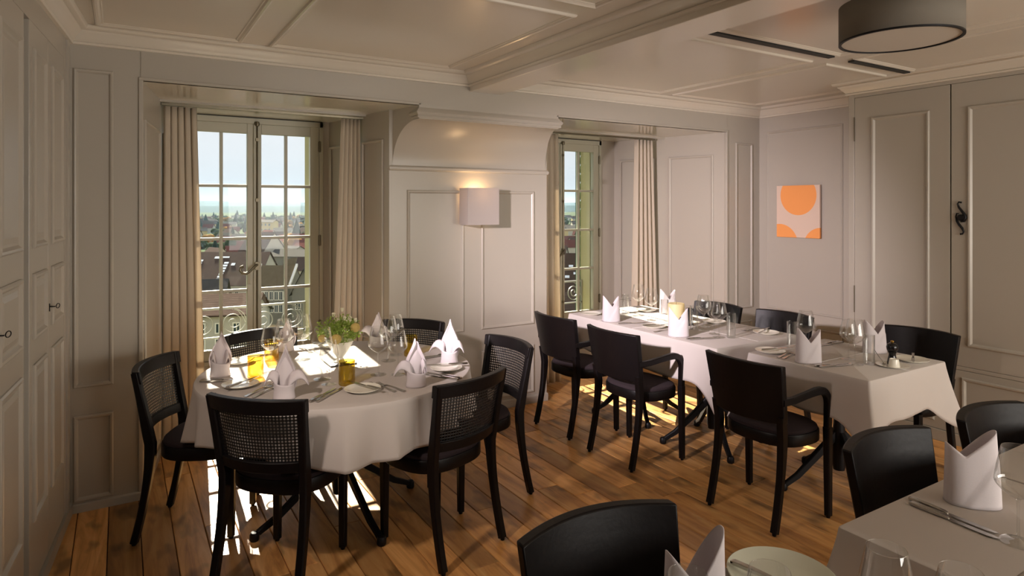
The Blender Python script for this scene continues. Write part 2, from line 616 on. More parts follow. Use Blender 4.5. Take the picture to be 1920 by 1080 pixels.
# window parapets
MB().box(0.32, 1.43, WY - 0.02, 5.26, 0.0, 0.40).build('parapet', M['wall'], wall_back)
MB().box(3.14, 4.43, WY - 0.02, 5.26, 0.0, 0.40).build('parapet', M['wall'], wall_back)
for x0, x1 in ((0.30, 0.362), (1.392, 1.45), (3.12, 3.232), (4.262, 4.45)):
    MB().box(x0, x1, WY - 0.005, 5.26, 0.40, SOF).build('window_cheek', M['wall'], wall_back)
# cavetto over the pier
cv = MB()
def cav(x0, x1):
    # x0,x1 = top width at the front, bottom width at the pier
    n = 12
    vs = []; fs = []
    for i in range(n + 1):
        a = (PI / 2) * i / n
        y = PY - 0.285 * (1 - math.cos(a))
        z = 1.86 + 0.30 * math.sin(a)
        f = i / n
        xl = 1.635 + (1.70 - 1.635) * (1 - math.cos(a)); xr = 2.935 + (2.84 - 2.935) * (1 - math.cos(a))
        vs += [(xl, y, z), (xr, y, z)]
    m0 = len(vs)
    vs += [(1.635, PY, 2.26), (2.935, PY, 2.26)]
    for i in range(n):
        fs.append((2 * i, 2 * i + 1, 2 * i + 3, 2 * i + 2))
        fs.append((2 * i, 2 * i + 2, m0)); fs.append((2 * i + 1, 2 * i + 3, m0 + 1))
    vs += [(1.70, FY - 0.012, 2.16), (2.84, FY - 0.012, 2.16), (1.70, FY - 0.012, 2.26), (2.84, FY - 0.012, 2.26)]
    t = 2 * n
    fs += [(t, t + 1, m0 + 3, m0 + 2), (m0 + 2, m0 + 3, m0 + 5, m0 + 4), (t, m0 + 2, m0 + 4, m0), (t + 1, m0 + 3, m0 + 5, m0 + 1)]
    cv.add(vs, fs)
cav(0, 0)
cv.build('cove', M['wall'], wall_back, smooth='auto')
bead = [(0, 2.165), (0.012, 2.166), (0.016, 2.175), (0.012, 2.184), (0.020, 2.190), (0.026, 2.202), (0.020, 2.214), (0.010, 2.224), (0.004, 2.235), (0, 2.236)]
sweep_profile(MB(), [(1.70, PY - 0.2), (1.70, FY - 0.012), (2.84, FY - 0.012), (2.84, PY - 0.2)], bead).build('cove_moulding', M['wall'], wall_back, smooth='auto')
sweep_profile(MB(), [(1.622, PY + 0.02), (1.622, PY), (2.945, PY), (2.945, PY + 0.02)], [(o, z) for o, z in ((0, 1.825), (0.010, 1.827), (0.016, 1.838), (0.016, 1.850), (0.008, 1.860), (0, 1.864))]).build('pier_ledge', M['wall'], wall_back)
# outer skin with two openings
sk = MB()
xs = [-1.6, 0.42, 1.305, 3.29, 4.172, 6.2]
for i, (x0, x1) in enumerate(zip(xs[:-1], xs[1:])):
    if i in (1, 3):
        sk.box(x0, x1, 5.26, EY, -3.0, 0.42); sk.box(x0, x1, 5.26, EY, 2.29, 4.0)
    else:
        sk.box(x0, x1, 5.26, EY, -3.0, 4.0)
tag(sk.build('wall_outside', M['yellow_plaster']), kind='structure')

# panels on the window wall
pf = Plane((0, FY), (1, 0), (0, -1))
panel(pf, -0.205, -0.03, 0.64, 2.285, wall_back, w=0.022)
panel(pf, -0.205, -0.03, 0.055, 0.495, wall_back, w=0.022)
panel(pf, 4.86, 5.09, 0.62, 2.16, wall_back, w=0.02)
panel(pf, 4.86, 5.09, 0.10, 0.50, wall_back, w=0.02)
pp = Plane((0, PY), (1, 0), (0, -1))
for u0, u1 in ((1.743, 2.195), (2.345, 2.825)):
    panel(pp, u0, u1, 0.635, 1.69, wall_back)
    panel(pp, u0, u1, 0.09, 0.47, wall_back)
# edge beads of the two niches
eb = MB()
for (x0, x1, zt) in ((0.10, 1.70, SOF), (2.84, 4.735, SOF)):
    pts = []
    if x0 < 1: eb.box(x0 - 0.016, x0 + 0.006, FY - 0.010, FY + 0.02, 0.045, zt + 0.016)
    else: eb.box(x1 - 0.006, x1 + 0.016, FY - 0.010, FY + 0.02, 0.045, zt + 0.016)
    eb.box(x0 - 0.016, x1 + 0.016, FY - 0.012, FY + 0.02, zt, zt + 0.018)
eb.build('niche_bead', M['wall'], wall_back, bevel=0.004)
# reveals: splayed panels
def reveal(p0, p1, n, items):
    d = Vector((p1[0] - p0[0], p1[1] - p0[1]))
    L = d.length
    pl = Plane(p0, d, n)
    for (a, b, z0, z1) in items:
        panel(pl, a * L, b * L, z0, z1, wall_back, w=0.022)
TOPP = 2.05
reveal((0.10, FY), (0.32, WY), (1, -0.18), ((0.05, 0.50, 0.60, TOPP), (0.05, 0.50, 0.10, 0.50), (0.62, 0.96, 0.60, TOPP)))
reveal((1.61, PY), (1.43, WY), (-1, -0.2), ((0.08, 0.40, 0.60, TOPP), (0.08, 0.40, 0.10, 0.50), (0.55, 0.95, 0.60, TOPP)))
reveal((2.95, PY), (3.14, WY), (1, -0.2), ((0.08, 0.45, 0.60, TOPP), (0.08, 0.45, 0.10, 0.50), (0.55, 0.95, 0.60, TOPP)))
reveal((4.735, FY), (4.43, WY), (-1, -0.25), ((0.10, 0.47, 0.60, TOPP), (0.10, 0.47, 0.10, 0.50), (0.60, 0.93, 0.60, TOPP)))
# soffit ribs
for x0, x1 in ((0.12, 1.64), (2.96, 4.70)):
    MB().box(x0, x1, 4.60, 4.615, SOF - 0.014, SOF + 0.002).build('soffit_rib', M['wall'], wall_back)

# skirtings
SK = [(0, 0), (0.010, 0), (0.010, 0.038), (0.006, 0.045), (0, 0.046)]
mb = sweep_profile(MB(), [(LC.x, FY), (0.10, FY), (0.30, 5.10)], SK)
mb.build('skirting', M['wall'], wall_back)
mb = sweep_profile(MB(), [(1.45, 5.1), (1.61, PY), (2.95, PY), (3.12, 5.1)], [(o, z * 1.4) for o, z in SK])
mb.build('skirting', M['wall'], wall_back)
mb = sweep_profile(MB(), [(4.45, 5.1), (4.735, FY), (RX, FY)], [(o, z * 1.4) for o, z in SK])
mb.build('skirting', M['wall'], wall_back)

# right wall with one tall panel
wr = tag(MB().box(RX, RX + 0.5, 2.2, 5.2, 0, ZC).build('wall_right', M['wall']), kind='structure')
pr = Plane((RX, FY), (0, -1), (-1, 0))
panel(pr, 0.085, 0.83, 0.62, 2.27, wr, w=0.020, h=0.010)
panel(pr, 0.085, 0.83, 0.10, 0.50, wr, w=0.020, h=0.010)
sweep_profile(MB(), [(RX, FY), (RX, 2.80)], [(o, z * 1.6) for o, z in SK]).build('skirting', M['wall'], wr)

# rear wall and the left wall behind the cupboards
tag(MB().box(-1.2, 5.8, REAR - 0.2, REAR, 0, ZC).build('wall_rear', M['wall']), kind='structure')
lw0, lw1 = on_left(0.0), on_left(-6.6)
nl = Vector((LD.y, -LD.x))     # into the room
pts = [lw0 - nl * 0.030, lw1 - nl * 0.030, lw1 - nl * 0.5, lw0 - nl * 0.5]
wl = tag(MB().prism([(p.x, p.y) for p in pts], 0, ZC).build('wall_left', M['gap_and_shade']), kind='structure')
pl_left = Plane((LC.x, LC.y), (-LD.x, -LD.y), (nl.x, nl.y))
def slab(pl, u0, u1, z0, z1, h0, h1, mb=None):
    mb = mb or MB()
    vs = [pl.p(u0, z0, h0), pl.p(u1, z0, h0), pl.p(u1, z1, h0), pl.p(u0, z1, h0), pl.p(u0, z0, h1), pl.p(u1, z0, h1), pl.p(u1, z1, h1), pl.p(u0, z1, h1)]
    return mb.add(vs, [(0, 1, 2, 3), (7, 6, 5, 4), (0, 4, 5, 1), (1, 5, 6, 2), (2, 6, 7, 3), (3, 7, 4, 0)])
# post in the corner and frieze above the doors
mb = slab(pl_left, 0.0, 0.17, 0, ZC, -0.03, 0.0)
slab(pl_left, 0.17, 6.5, 2.30, ZC, -0.03, 0.0, mb)
slab(pl_left, 0.10, 0.13, 0.06, 2.40, 0.0, 0.010, mb)
mb.build('corner_post', M['wall'], wl)
slab(pl_left, 0.0, 6.5, 0.0, 0.06, -0.02, 0.012).build('skirting', M['wall'], wl)

def cupboard_door(pl, u0, u1, z0, z1, parent, panels, inset=0.055, th=0.028, name='door'):
    d = slab(pl, u0 + 0.0015, u1 - 0.0015, z0, z1, -th, 0.0).build(name, M['wall'], parent, bevel=0.002)
    for a, b in panels:
        panel(pl, u0 + inset, u1 - inset, a, b, d, w=0.026, h=0.012, field=0.006)
    return d
LP = ((0.33, 0.95), (1.05, 1.31), (1.41, 2.20))
cb1 = thing('fitted_cupboard', 'tall grey panelled pair of cupboard doors in the left corner beside the window wall', 'cupboard', (LC.x, LC.y, 0))
def reparent_world(children, parent):
    for c in children:
        c.parent = parent
        c.matrix_parent_inverse = Matrix.Translation(-Vector(parent.location))
d1 = cupboard_door(pl_left, 0.172, 0.545, 0.065, 2.30, None, LP)
d2 = cupboard_door(pl_left, 0.548, 0.90, 0.065, 2.30, None, LP)
reparent_world([d1, d2], cb1)
a = on_left(-2.4)
cb2 = thing('fitted_cupboard', 'nearest grey panelled cupboard at the left picture edge with a ring key', 'cupboard', (on_left(-0.98).x, on_left(-0.98).y, 0))
d3 = cupboard_door(pl_left, 0.985, 1.40, 0.065, 2.30, None, LP)
d4 = cupboard_door(pl_left, 1.403, 1.85, 0.065, 2.30, None, LP)
reparent_world([d3, d4], cb2)
def ring_key(pl, u, z, parent):
    # shaft with an oval bow, turned flat along the door
    mb = MB()
    mb.tube([pl.p(u, z, 0.0), pl.p(u, z, 0.022)], 0.0025, 6)
    ring = [pl.p(u - 0.004 - 0.016 * (1 - math.cos(t)), z + 0.010 * math.sin(t), 0.024 + 0.004 * (1 - math.cos(t))) for t in [2 * PI * i / 16 for i in range(17)]]
    mb.tube(ring, 0.0018, 6, cap=False)
    slab(pl, u - 0.006, u + 0.006, z - 0.02, z + 0.014, 0.0, 0.002, mb)
    k = mb.build('key', M['iron'], parent, smooth=True)
    return k
k1 = ring_key(pl_left, 0.52, 1.135, None); k1.parent = d1; 
k2 = ring_key(pl_left, 1.36, 1.16, None); k2.parent = d3

# right cupboards: front at CX
cr = thing('built_in_wardrobe', 'tall grey built-in cupboard with two large panelled doors along the right wall', 'wardrobe', (CX, 2.1, 0))
pc = Plane((CX, 2.80), (0, -1), (-1, 0))
kids = []
mb = MB().box(CX + 0.03, RX + 0.3, REAR, 2.80, 0.0, ZC)
kids.append(mb.build('carcass', M['wall']))
mb = slab(pc, 0.0, 0.045, 0.0, ZC, -0.03, 0.0)
slab(pc, 0.045, 5.2, 2.385, ZC, -0.03, 0.0, mb)
slab(pc, 0.045, 5.2, 0.50, 0.525, -0.03, 0.0, mb)
slab(pc, 0.045, 5.2, 0.0, 0.075, -0.03, 0.012, mb)
kids.append(mb.build('face_frame', M['wall'], bevel=0.003))
def wardrobe_door(u0, u1, z0, z1, p0, p1, pz0, pz1):
    d = slab(pc, u0 + 0.002, u1 - 0.002, z0, z1, -0.028, 0.0).build('door', M['wall'], bevel=0.002)
    panel(pc, p0, p1, pz0, pz1, d, w=0.026, h=0.013)
    return d
dA = wardrobe_door(0.045, 0.695, 0.527, 2.383, 0.175, 0.57, 0.66, 2.225)
dB = wardrobe_door(0.70, 1.35, 0.527, 2.383, 0.80, 1.25, 0.66, 2.225)
dC = wardrobe_door(1.36, 2.05, 0.527, 2.383, 1.46, 1.95, 0.66, 2.225)
dD = wardrobe_door(0.045, 0.695, 0.077, 0.498, 0.13, 0.60, 0.13, 0.455)
dE = wardrobe_door(0.70, 1.35, 0.077, 0.498, 0.765, 1.25, 0.13, 0.455)
dF = wardrobe_door(1.36, 2.05, 0.077, 0.498, 1.46, 1.95, 0.13, 0.455)
kids += [dA, dB, dC, dD, dE, dF]
reparent_world(kids, cr)
# S-shaped iron latch
mb = MB()
hu, hz = 0.763, 1.50
s1 = [(0.004, 0.098), (-0.012, 0.102), (-0.020, 0.090), (-0.012, 0.068), (0.004, 0.045), (0.020, 0.022), (0.026, 0.0), (0.016, -0.022), (0.0, -0.026)]
mb.tube([pc.p(hu + x, hz + z, 0.010) for x, z in s1], [0.006, 0.005, 0.005, 0.007, 0.008, 0.009, 0.010, 0.009, 0.006], 8)
s2 = [(-0.004, -0.108), (0.010, -0.106), (0.016, -0.092), (0.008, -0.070), (-0.010, -0.046), (-0.024, -0.022), (-0.030, 0.005), (-0.024, 0.028), (-0.012, 0.026)]
mb.tube([pc.p(hu + x, hz + z, 0.010) for x, z in s2], [0.006, 0.005, 0.005, 0.008, 0.008, 0.007, 0.005, 0.004, 0.003], 8)
lt = mb.build('latch', M['iron'], smooth=True)
lt.parent = dB
mb = MB()
ring = [pc.p(hu + 0.022 * math.cos(t), hz + 0.022 * math.sin(t), 0.0) for t in [2 * PI * i / 20 for i in range(20)]]
ring2 = [pc.p(hu + 0.020 * math.cos(t), hz + 0.020 * math.sin(t), 0.022) for t in [2 * PI * i / 20 for i in range(20)]]
mb.add(ring + ring2, [tuple(range(20)), tuple(range(20, 40))] + [(i, (i + 1) % 20, 20 + (i + 1) % 20, 20 + i) for i in range(20)])
kn = mb.build('knob', M['iron'], bevel=0.003); kn.parent = dB
# thin hinge pins on the first door
for z0, z1 in ((2.06, 2.24), (0.78, 0.98)):
    hg = MB().tube([pc.p(0.047, z0, 0.004), pc.p(0.047, z1, 0.004)], 0.004, 6).build('hinge', M['bronze']); hg.parent = dA

# ------------------------------------------------------------------ windows
def window(cx, n, label):
    w0 = thing('window_%d' % n, None, None, (cx, WY, 0), kind='structure')
    zb, zt = 0.40, 2.245
    h = 0.515
    mb = MB()
    for s in (-1, 1):
        mb.box(min(s * h, s * (h - 0.03)), max(s * h, s * (h - 0.03)), -0.02, 0.055, zb, zt)
    mb.box(-h, h, -0.02, 0.055, zt - 0.045, zt)
    mb.box(-h, h, -0.03, 0.055, zb, zb + 0.03)
    mb.build('window_frame', M['frame'], w0, bevel=0.003)
    MB().box(-h + 0.01, h - 0.01, -0.021, -0.004, zt - 0.002, zt + 0.004).build('top_gap', M['gap_and_shade'], w0)
    rows = [0.508, 0.937, 1.33, 1.727, 2.126]
    for s, (g0, g1, o0, o1) in ((-1, (-0.414, -0.056, -0.484, -0.002)), (1, (0.046, 0.414, 0.002, 0.484))):
        cs = MB()
        cs.box(o0, g0, -0.012, 0.035, zb + 0.03, zt - 0.045)
        cs.box(g1, o1, -0.012, 0.035, zb + 0.03, zt - 0.045)
        cs.box(g0, g1, -0.012, 0.035, zb + 0.03, rows[0])
        cs.box(g0, g1, -0.012, 0.035, rows[4], zt - 0.045)
        ca = cs.build('casement', M['frame'], w0, bevel=0.003)
        gm = (g0 + g1) / 2
        MB().box(gm - 0.011, gm + 0.011, -0.006, 0.028, rows[0], rows[4]).build('muntin', M['frame'], ca, bevel=0.003)
        for z in rows[1:4]:
            MB().box(g0, gm - 0.0112, -0.005, 0.027, z - 0.011, z + 0.011).add([], []).build('muntin', M['frame'], ca, bevel=0.003)
            MB().box(gm + 0.0112, g1, -0.005, 0.027, z - 0.011, z + 0.011).build('muntin', M['frame'], ca, bevel=0.003)
        for r in range(4):
            for (p0, p1) in ((g0, gm - 0.011), (gm + 0.011, g1)):
                z0 = rows[r] + (0.011 if r else 0); z1 = rows[r + 1] - (0.011 if r < 3 else 0)
                MB().add([(p0, 0.011, z0), (p1, 0.011, z0), (p1, 0.011, z1), (p0, 0.011, z1)], [(0, 1, 2, 3)]).build('pane', M['pane'], ca)
        for z in (0.62, 1.30, 2.05):
            mb = MB(); hx = s * 0.487
            mb.tube([(hx, -0.021, z - 0.045), (hx, -0.021, z + 0.045)], 0.007, 8)
            mb.box(hx - 0.010, hx + 0.010, -0.023, -0.012, z - 0.04, z + 0.04)
            mb.build('hinge', M['bronze'], ca)
    # cover strip, bolt rod and lever of the lock
    MB().box(-0.013, 0.032, -0.026, -0.012, zb + 0.03, zt - 0.05).build('cover_strip', M['frame'], w0, bevel=0.005)
    mb = MB()
    mb.tube([(0.012, -0.034, 0.46), (0.012, -0.034, 2.19)], 0.006, 8)
    for z in (0.62, 1.62, 2.08):
        mb.box(0.002, 0.022, -0.040, -0.024, z - 0.012, z + 0.012)
    mb.lathe([(0.0, -0.02), (0.014, -0.016), (0.018, 0), (0.014, 0.016), (0, 0.02)], 12, (0.012, -0.036, 2.20))
    mb.build('bolt_rod', M['bronze'], w0, smooth='auto')
    mb = MB()
    mb.box(-0.003, 0.028, -0.045, -0.026, 1.09, 1.15)
    lev = [(0.012, -0.050, 1.13), (-0.015, -0.062, 1.115), (-0.045, -0.066, 1.085), (-0.070, -0.066, 1.068), (-0.098, -0.066, 1.072), (-0.115, -0.066, 1.095), (-0.108, -0.066, 1.118), (-0.092, -0.066, 1.122)]
    mb.tube(lev, [0.008, 0.009, 0.010, 0.011, 0.010, 0.010, 0.011, 0.012], 10)
    mb.box(-0.056, -0.036, -0.03, -0.012, 0.985, 1.07)
    mb.build('handle', M['bronze'], w0, smooth='auto')
    return w0
window(0.878, 1, '')
window(3.748, 2, '')

# curtains on short rails
def curtain(name, xt0, xt1, xb0, xb1, y, label, seed, deep=0.05, lean=0.0):
    r = random.Random(seed)
    zt, zb = SOF - 0.035, 0.012
    nf = 5.0
    ph = [r.uniform(0, 1) for _ in range(4)]
    def fn(u, v):
        f = 1 - v
        x = (xt0 + (xt1 - xt0) * u) * f + (xb0 + (xb1 - xb0) * u) * v
        a = 2 * PI * nf * u + ph[0] * 6
        amp = deep * (0.55 + 0.45 * v) * (0.75 + 0.25 * math.sin(3 * u + 5 * ph[1]))
        yy = y + lean * v + amp * (math.sin(a) + 0.25 * math.sin(2 * a + ph[2] * 6)) * 0.7
        x += 0.012 * math.cos(a) * (0.4 + 0.6 * v)
        return (x, yy, zt + (zb - zt) * v)
    o = MB().grid(fn, 80, 24).build(name, M['curtain'], None, smooth=True, solid=0.002)
    tag(o, label, 'curtain', 'cream curtains in the window niches')
    return o
RY = 4.65
curtain('curtain', 0.235, 0.425, 0.225, 0.478, RY, 'cream curtain hanging left of the left window, glowing at its sunlit edge', 1)
curtain('curtain', 1.375, 1.515, 1.29, 1.535, RY, 'cream curtain hanging right of the left window above the flower bowl', 2, 0.04)
curtain('curtain', 3.045, 3.335, 3.04, 3.37, RY, 'cream curtain left of the right window, partly behind the pier', 3)
curtain('curtain', 4.245, 4.475, 4.20, 4.555, RY, 'cream curtain right of the right window beside the bright panelled reveal', 4)
for i, (x0, x1, nm) in enumerate(((0.225, 1.545, 'thin steel curtain rail under the soffit of the left window niche'), (3.03, 4.49, 'thin steel curtain rail under the soffit of the right window niche'))):
    mb = MB().box(x0, x1, RY - 0.012, RY + 0.012, SOF - 0.030, SOF - 0.016)
    t = mb.build('curtain_rail', M['bronze']); tag(t, nm, 'curtain rail')

# ------------------------------------------------------------------ balcony railings
def spiral(cx, cz, r0, r1, a0, turns, n=60):
    pts = []
    for i in range(n + 1):
        t = i / n
        a = a0 + turns * 2 * PI * t
        r = r0 + (r1 - r0) * t
        pts.append((cx + r * math.cos(a), 0, cz + r * math.sin(a)))
    return pts
def railing(x0, x1, label):
    L = x1 - x0
    t = thing('balcony_railing', label, 'railing', (x0, EY - 0.03, 0))
    MB().box(0, L, -0.012, 0.012, 0.775, 0.792).build('top_rail', M['rail'], t)
    MB().box(0, L, -0.008, 0.008, 0.555, 0.567).build('bottom_rail', M['rail'], t)
    MB().box(0, L, -0.008, 0.008, 0.462, 0.472).build('foot_rail', M['rail'], t)
    for x in (0.0, L - 0.014):
        MB().box(x, x + 0.014, -0.008, 0.008, 0.42, 0.775).build('end_post', M['rail'], t)
    n = 4
    wd = L / n
    for i in range(n):
        cx = wd * (i + 0.5)
        up = i % 2 == 0
        mb = MB()
        c1 = (cx, 0.671)
        sgn = 1 if up else -1
        p = spiral(0, 0, 0.100, 0.012, PI / 2, 2.3, 70)
        pts = [(cx + sgn * a, 0, 0.671 + c) for a, _, c in p]
        tail = [(cx + sgn * (-wd * 0.5), 0, 0.60), (cx + sgn * (-wd * 0.33), 0, 0.70), (cx + sgn * (-wd * 0.16), 0, 0.755)]
        mb.bar(tail + pts, 0.012, 0.006, side=Vector((0, 1, 0)))
        mb.build('scroll', M['rail'], t, smooth='auto')
    return t
railing(0.425, 1.30, 'grey wrought iron balcony railing with scrolls outside the left window')
railing(3.295, 4.167, 'grey wrought iron balcony railing with scrolls outside the right window')
# green shutter folded beside the right window
for (x, nm) in ((4.132, 'green wooden shutter folded open outside the right window'),):
    t = thing('window_shutter', nm, 'shutter', (x, EY + 0.005, 0))
    mb = MB(); mb.box(0, 0.04, 0.0, 0.03, 0.42, 2.3); mb.box(0.36, 0.40, 0.0, 0.03, 0.42, 2.3); mb.box(0.04, 0.36, 0, 0.03, 0.42, 0.5); mb.box(0.04, 0.36, 0, 0.03, 2.22, 2.3)
    mb.build('shutter_frame', M['green_paint'], t)
    for k in range(18):
        z = 0.52 + k * 0.094
        MB().add([(0.04, 0.002, z), (0.36, 0.002, z), (0.36, 0.026, z + 0.07), (0.04, 0.026, z + 0.07), (0.04, 0.006, z - 0.004), (0.36, 0.006, z - 0.004), (0.36, 0.030, z + 0.066), (0.04, 0.030, z + 0.066)],
                 [(0, 1, 2, 3), (4, 5, 6, 7), (0, 1, 5, 4), (2, 3, 7, 6), (1, 2, 6, 5), (0, 3, 7, 4)]).build('slat', M['green_paint'], t)

# ------------------------------------------------------------------ chairs (face +Y, origin on the floor under the seat)
def hw(z): return 0.185 + (z - 0.46) / 0.35 * 0.022
def yc(z): return -0.190 - max(0.0, z - 0.46) / 0.35 * 0.060
SAG = 0.050
def bp(u, z, h=0.0):
    return (u * hw(z), yc(z) - SAG * (1 - u * u) + h, z)
def back_slab(z0, z1, th, u1=1.0, nu=16, nz=4, crown=0.0, h=0.0):
    mb = MB()
    vs = []; fs = []
    for side in (-1, 1):
        for j in range(nz + 1):
            for i in range(nu + 1):
                u = -u1 + 2 * u1 * i / nu
                z = z0 + (z1 - z0) * j / nz
                if crown and j == nz: z += crown * (1 - u * u)
                vs.append(bp(u, z, h + side * th / 2))
    n = (nu + 1) * (nz + 1)
    id_ = lambda s, i, j: s * n + j * (nu + 1) + i
    for j in range(nz):
        for i in range(nu):
            fs.append((id_(0, i, j), id_(0, i + 1, j), id_(0, i + 1, j + 1), id_(0, i, j + 1)))
            fs.append((id_(1, i, j), id_(1, i, j + 1), id_(1, i + 1, j + 1), id_(1, i + 1, j)))
    for i in range(nu):
        fs.append((id_(0, i, 0), id_(1, i, 0), id_(1, i + 1, 0), id_(0, i + 1, 0)))
        fs.append((id_(0, i, nz), id_(0, i + 1, nz), id_(1, i + 1, nz), id_(1, i, nz)))
    for j in range(nz):
        fs.append((id_(0, 0, j), id_(0, 0, j + 1), id_(1, 0, j + 1), id_(1, 0, j)))
        fs.append((id_(0, nu, j), id_(1, nu, j), id_(1, nu, j + 1), id_(0, nu, j + 1)))
    return mb.add(vs, fs)
def seat_outline(t, a=0.218, bf=0.205, bb=0.195):
    c, s = math.cos(t), math.sin(t)
    e = 2 / 2.7
    x = a * abs(c) ** e * (1 if c >= 0 else -1)
    y = abs(s) ** e * (bf if s >= 0 else -bb)
    x *= 1.0 + 0.03 * (y / 0.2)
    return x, y + 0.005
def seat_parts(root, mseat, front):
    n = 40
    T = [2 * PI * k / n for k in range(n)]
    mb = MB()
    vs = []; fs = []
    levels = [(0.985, 0.390), (1.0, 0.395), (1.0, 0.442), (0.985, 0.448)]
    for s, z in levels:
        for t in T:
            x, y = seat_outline(t, bf=front); vs.append((x * s, y * s, z))
    for i in range(len(levels) - 1):
        for k in range(n):
            fs.append((i * n + k, i * n + (k + 1) % n, (i + 1) * n + (k + 1) % n, (i + 1) * n + k))
    fs.append(tuple(range(n))[::-1]); fs.append(tuple(3 * n + k for k in range(n)))
    mb.add(vs, fs).build('seat_frame', M['black_wood'], root, smooth='auto')
    mb = MB(); vs = []; fs = []
    lv = [(0.955, 0.447), (0.965, 0.456), (0.95, 0.464), (0.90, 0.470), (0.75, 0.4745), (0.5, 0.477), (0.25, 0.478)]
    for s, z in lv:
        for t in T:
            x, y = seat_outline(t, bf=front); vs.append((x * s, y * s, z))
    for i in range(len(lv) - 1):
        for k in range(n):
            fs.append((i * n + k, i * n + (k + 1) % n, (i + 1) * n + (k + 1) % n, (i + 1) * n + k))
    fs.append(tuple(range(n))[::-1]); fs.append(tuple((len(lv) - 1) * n + k for k in range(n)))
    mb.add(vs, fs).build('seat', mseat, root, smooth='auto')
def rear_leg(s, ztop):
    path = []
    for k in range(15):
        z = 0.012 + (ztop - 0.012) * k / 14
        if z < 0.46:
            f = (0.46 - z) / 0.46
            path.append((s * (0.185 + 0.006 * f), -0.190 - 0.075 * f ** 1.7, z))
        else:
            path.append((s * hw(z), yc(z), z))
    wd = [0.031 + 0.016 * math.exp(-((p[2] - 0.47) / 0.16) ** 2) for p in path]
    mb = MB().bar(path, 0.035, wd)
    return mb
def glide(mb, x, y):
    mb.lathe([(0.009, 0.0), (0.010, 0.004), (0.010, 0.014)], 10, (x, y, 0.0))
def front_leg(s, y, x=0.170):
    mb = MB()
    mb.bar([(s * x, y, 0.012), (s * x, y, 0.2), (s * x, y, 0.41)], [0.030, 0.034, 0.038], [0.030, 0.034, 0.038])
    return mb
def cane_mesh():
    """open six-way cane weave: every cell a ring round an octagonal hole"""
    nu, nz = 27, 15
    z0, z1, um = 0.549, 0.752, 0.90
    mb = MB()
    cu, cz = 2 * um / nu, (z1 - z0) / nz
    for j in range(nz):
        for i in range(nu):
            uc = -um + (i + 0.5) * cu; zc = z0 + (j + 0.5) * cz
            out = [(-.5, -.5), (0, -.5), (.5, -.5), (.5, 0), (.5, .5), (0, .5), (-.5, .5), (-.5, 0)]
            r = 0.34
            inn = [(-r * .62, -r * .62), (0, -r), (r * .62, -r * .62), (r, 0), (r * .62, r * .62), (0, r), (-r * .62, r * .62), (-r, 0)]
            vs = [bp(uc + a * cu, zc + b * cz, 0.004) for a, b in out] + [bp(uc + a * cu, zc + b * cz, 0.005) for a, b in inn]
            mb.add(vs, [(k, (k + 1) % 8, 8 + (k + 1) % 8, 8 + k) for k in range(8)])
    return mb
def make_cane_chair():
    root = thing('cane_back_chair', '', 'chair')
    for s in (-1, 1):
        mb = rear_leg(s, 0.806); glide(mb, s * 0.191, -0.263); mb.build('leg', M['black_wood'], root, smooth='auto')
        mb = front_leg(s, 0.165, 0.168); glide(mb, s * 0.168, 0.165); mb.build('leg', M['black_wood'], root, smooth='auto')
    back_slab(0.752, 0.811, 0.034, 1.075, crown=0.004).build('top_rail', M['black_wood'], root, bevel=0.004, smooth='auto')
    back_slab(0.505, 0.550, 0.022, 0.95).build('lower_rail', M['black_wood'], root, bevel=0.003, smooth='auto')
    cane_mesh().build('cane_panel', M['cane'], root, fix=False)
    seat_parts(root, M['seat'], 0.205)
    return root
def make_solid_chair(arms):
    root = thing('armchair' if arms else 'side_chair', '', 'chair')
    fy = 0.120 if arms else 0.150
    for s in (-1, 1):
        mb = rear_leg(s, 0.56); glide(mb, s * 0.191, -0.263); mb.build('leg', M['black_wood'], root, smooth='auto')
        if not arms:
            mb = front_leg(s, fy, 0.172); glide(mb, s * 0.172, fy); mb.build('leg', M['black_wood'], root, smooth='auto')
        else:
            x = 0.232
            mb = MB().bar([(s * x, fy + 0.006, 0.012), (s * x, fy + 0.003, 0.25), (s * x, fy, 0.46)], [0.030, 0.033, 0.036], [0.032, 0.036, 0.040])
            glide(mb, s * x, fy + 0.006); mb.build('leg', M['black_wood'], root, smooth='auto')
            # bent arm from the post, over a round front bend, down to the leg
            pts = [(s * 0.206, -0.222, 0.632), (s * 0.214, -0.14, 0.634), (s * 0.222, -0.05, 0.646), (s * 0.230, 0.02, 0.655)]
            for k in range(9):
                a = (PI / 2) * k / 8
                pts.append((s * 0.234, fy - 0.075 + 0.075 * math.sin(a), 0.578 + 0.078 * math.cos(a)))
            pts += [(s * 0.233, fy, 0.52), (s * 0.232, fy, 0.455)]
            MB().bar(pts, 0.030, [0.033] * 3 + [0.037] * (len(pts) - 3)).build('arm', M['black_wood'], root, smooth='auto')
    back_slab(0.522, 0.812, 0.034, 1.095, nu=20, nz=6, crown=0.004).build('backrest', M['black_wood'], root, bevel=0.005, smooth='auto')
    seat_parts(root, M['seat'], 0.165 if arms else 0.185)
    return root
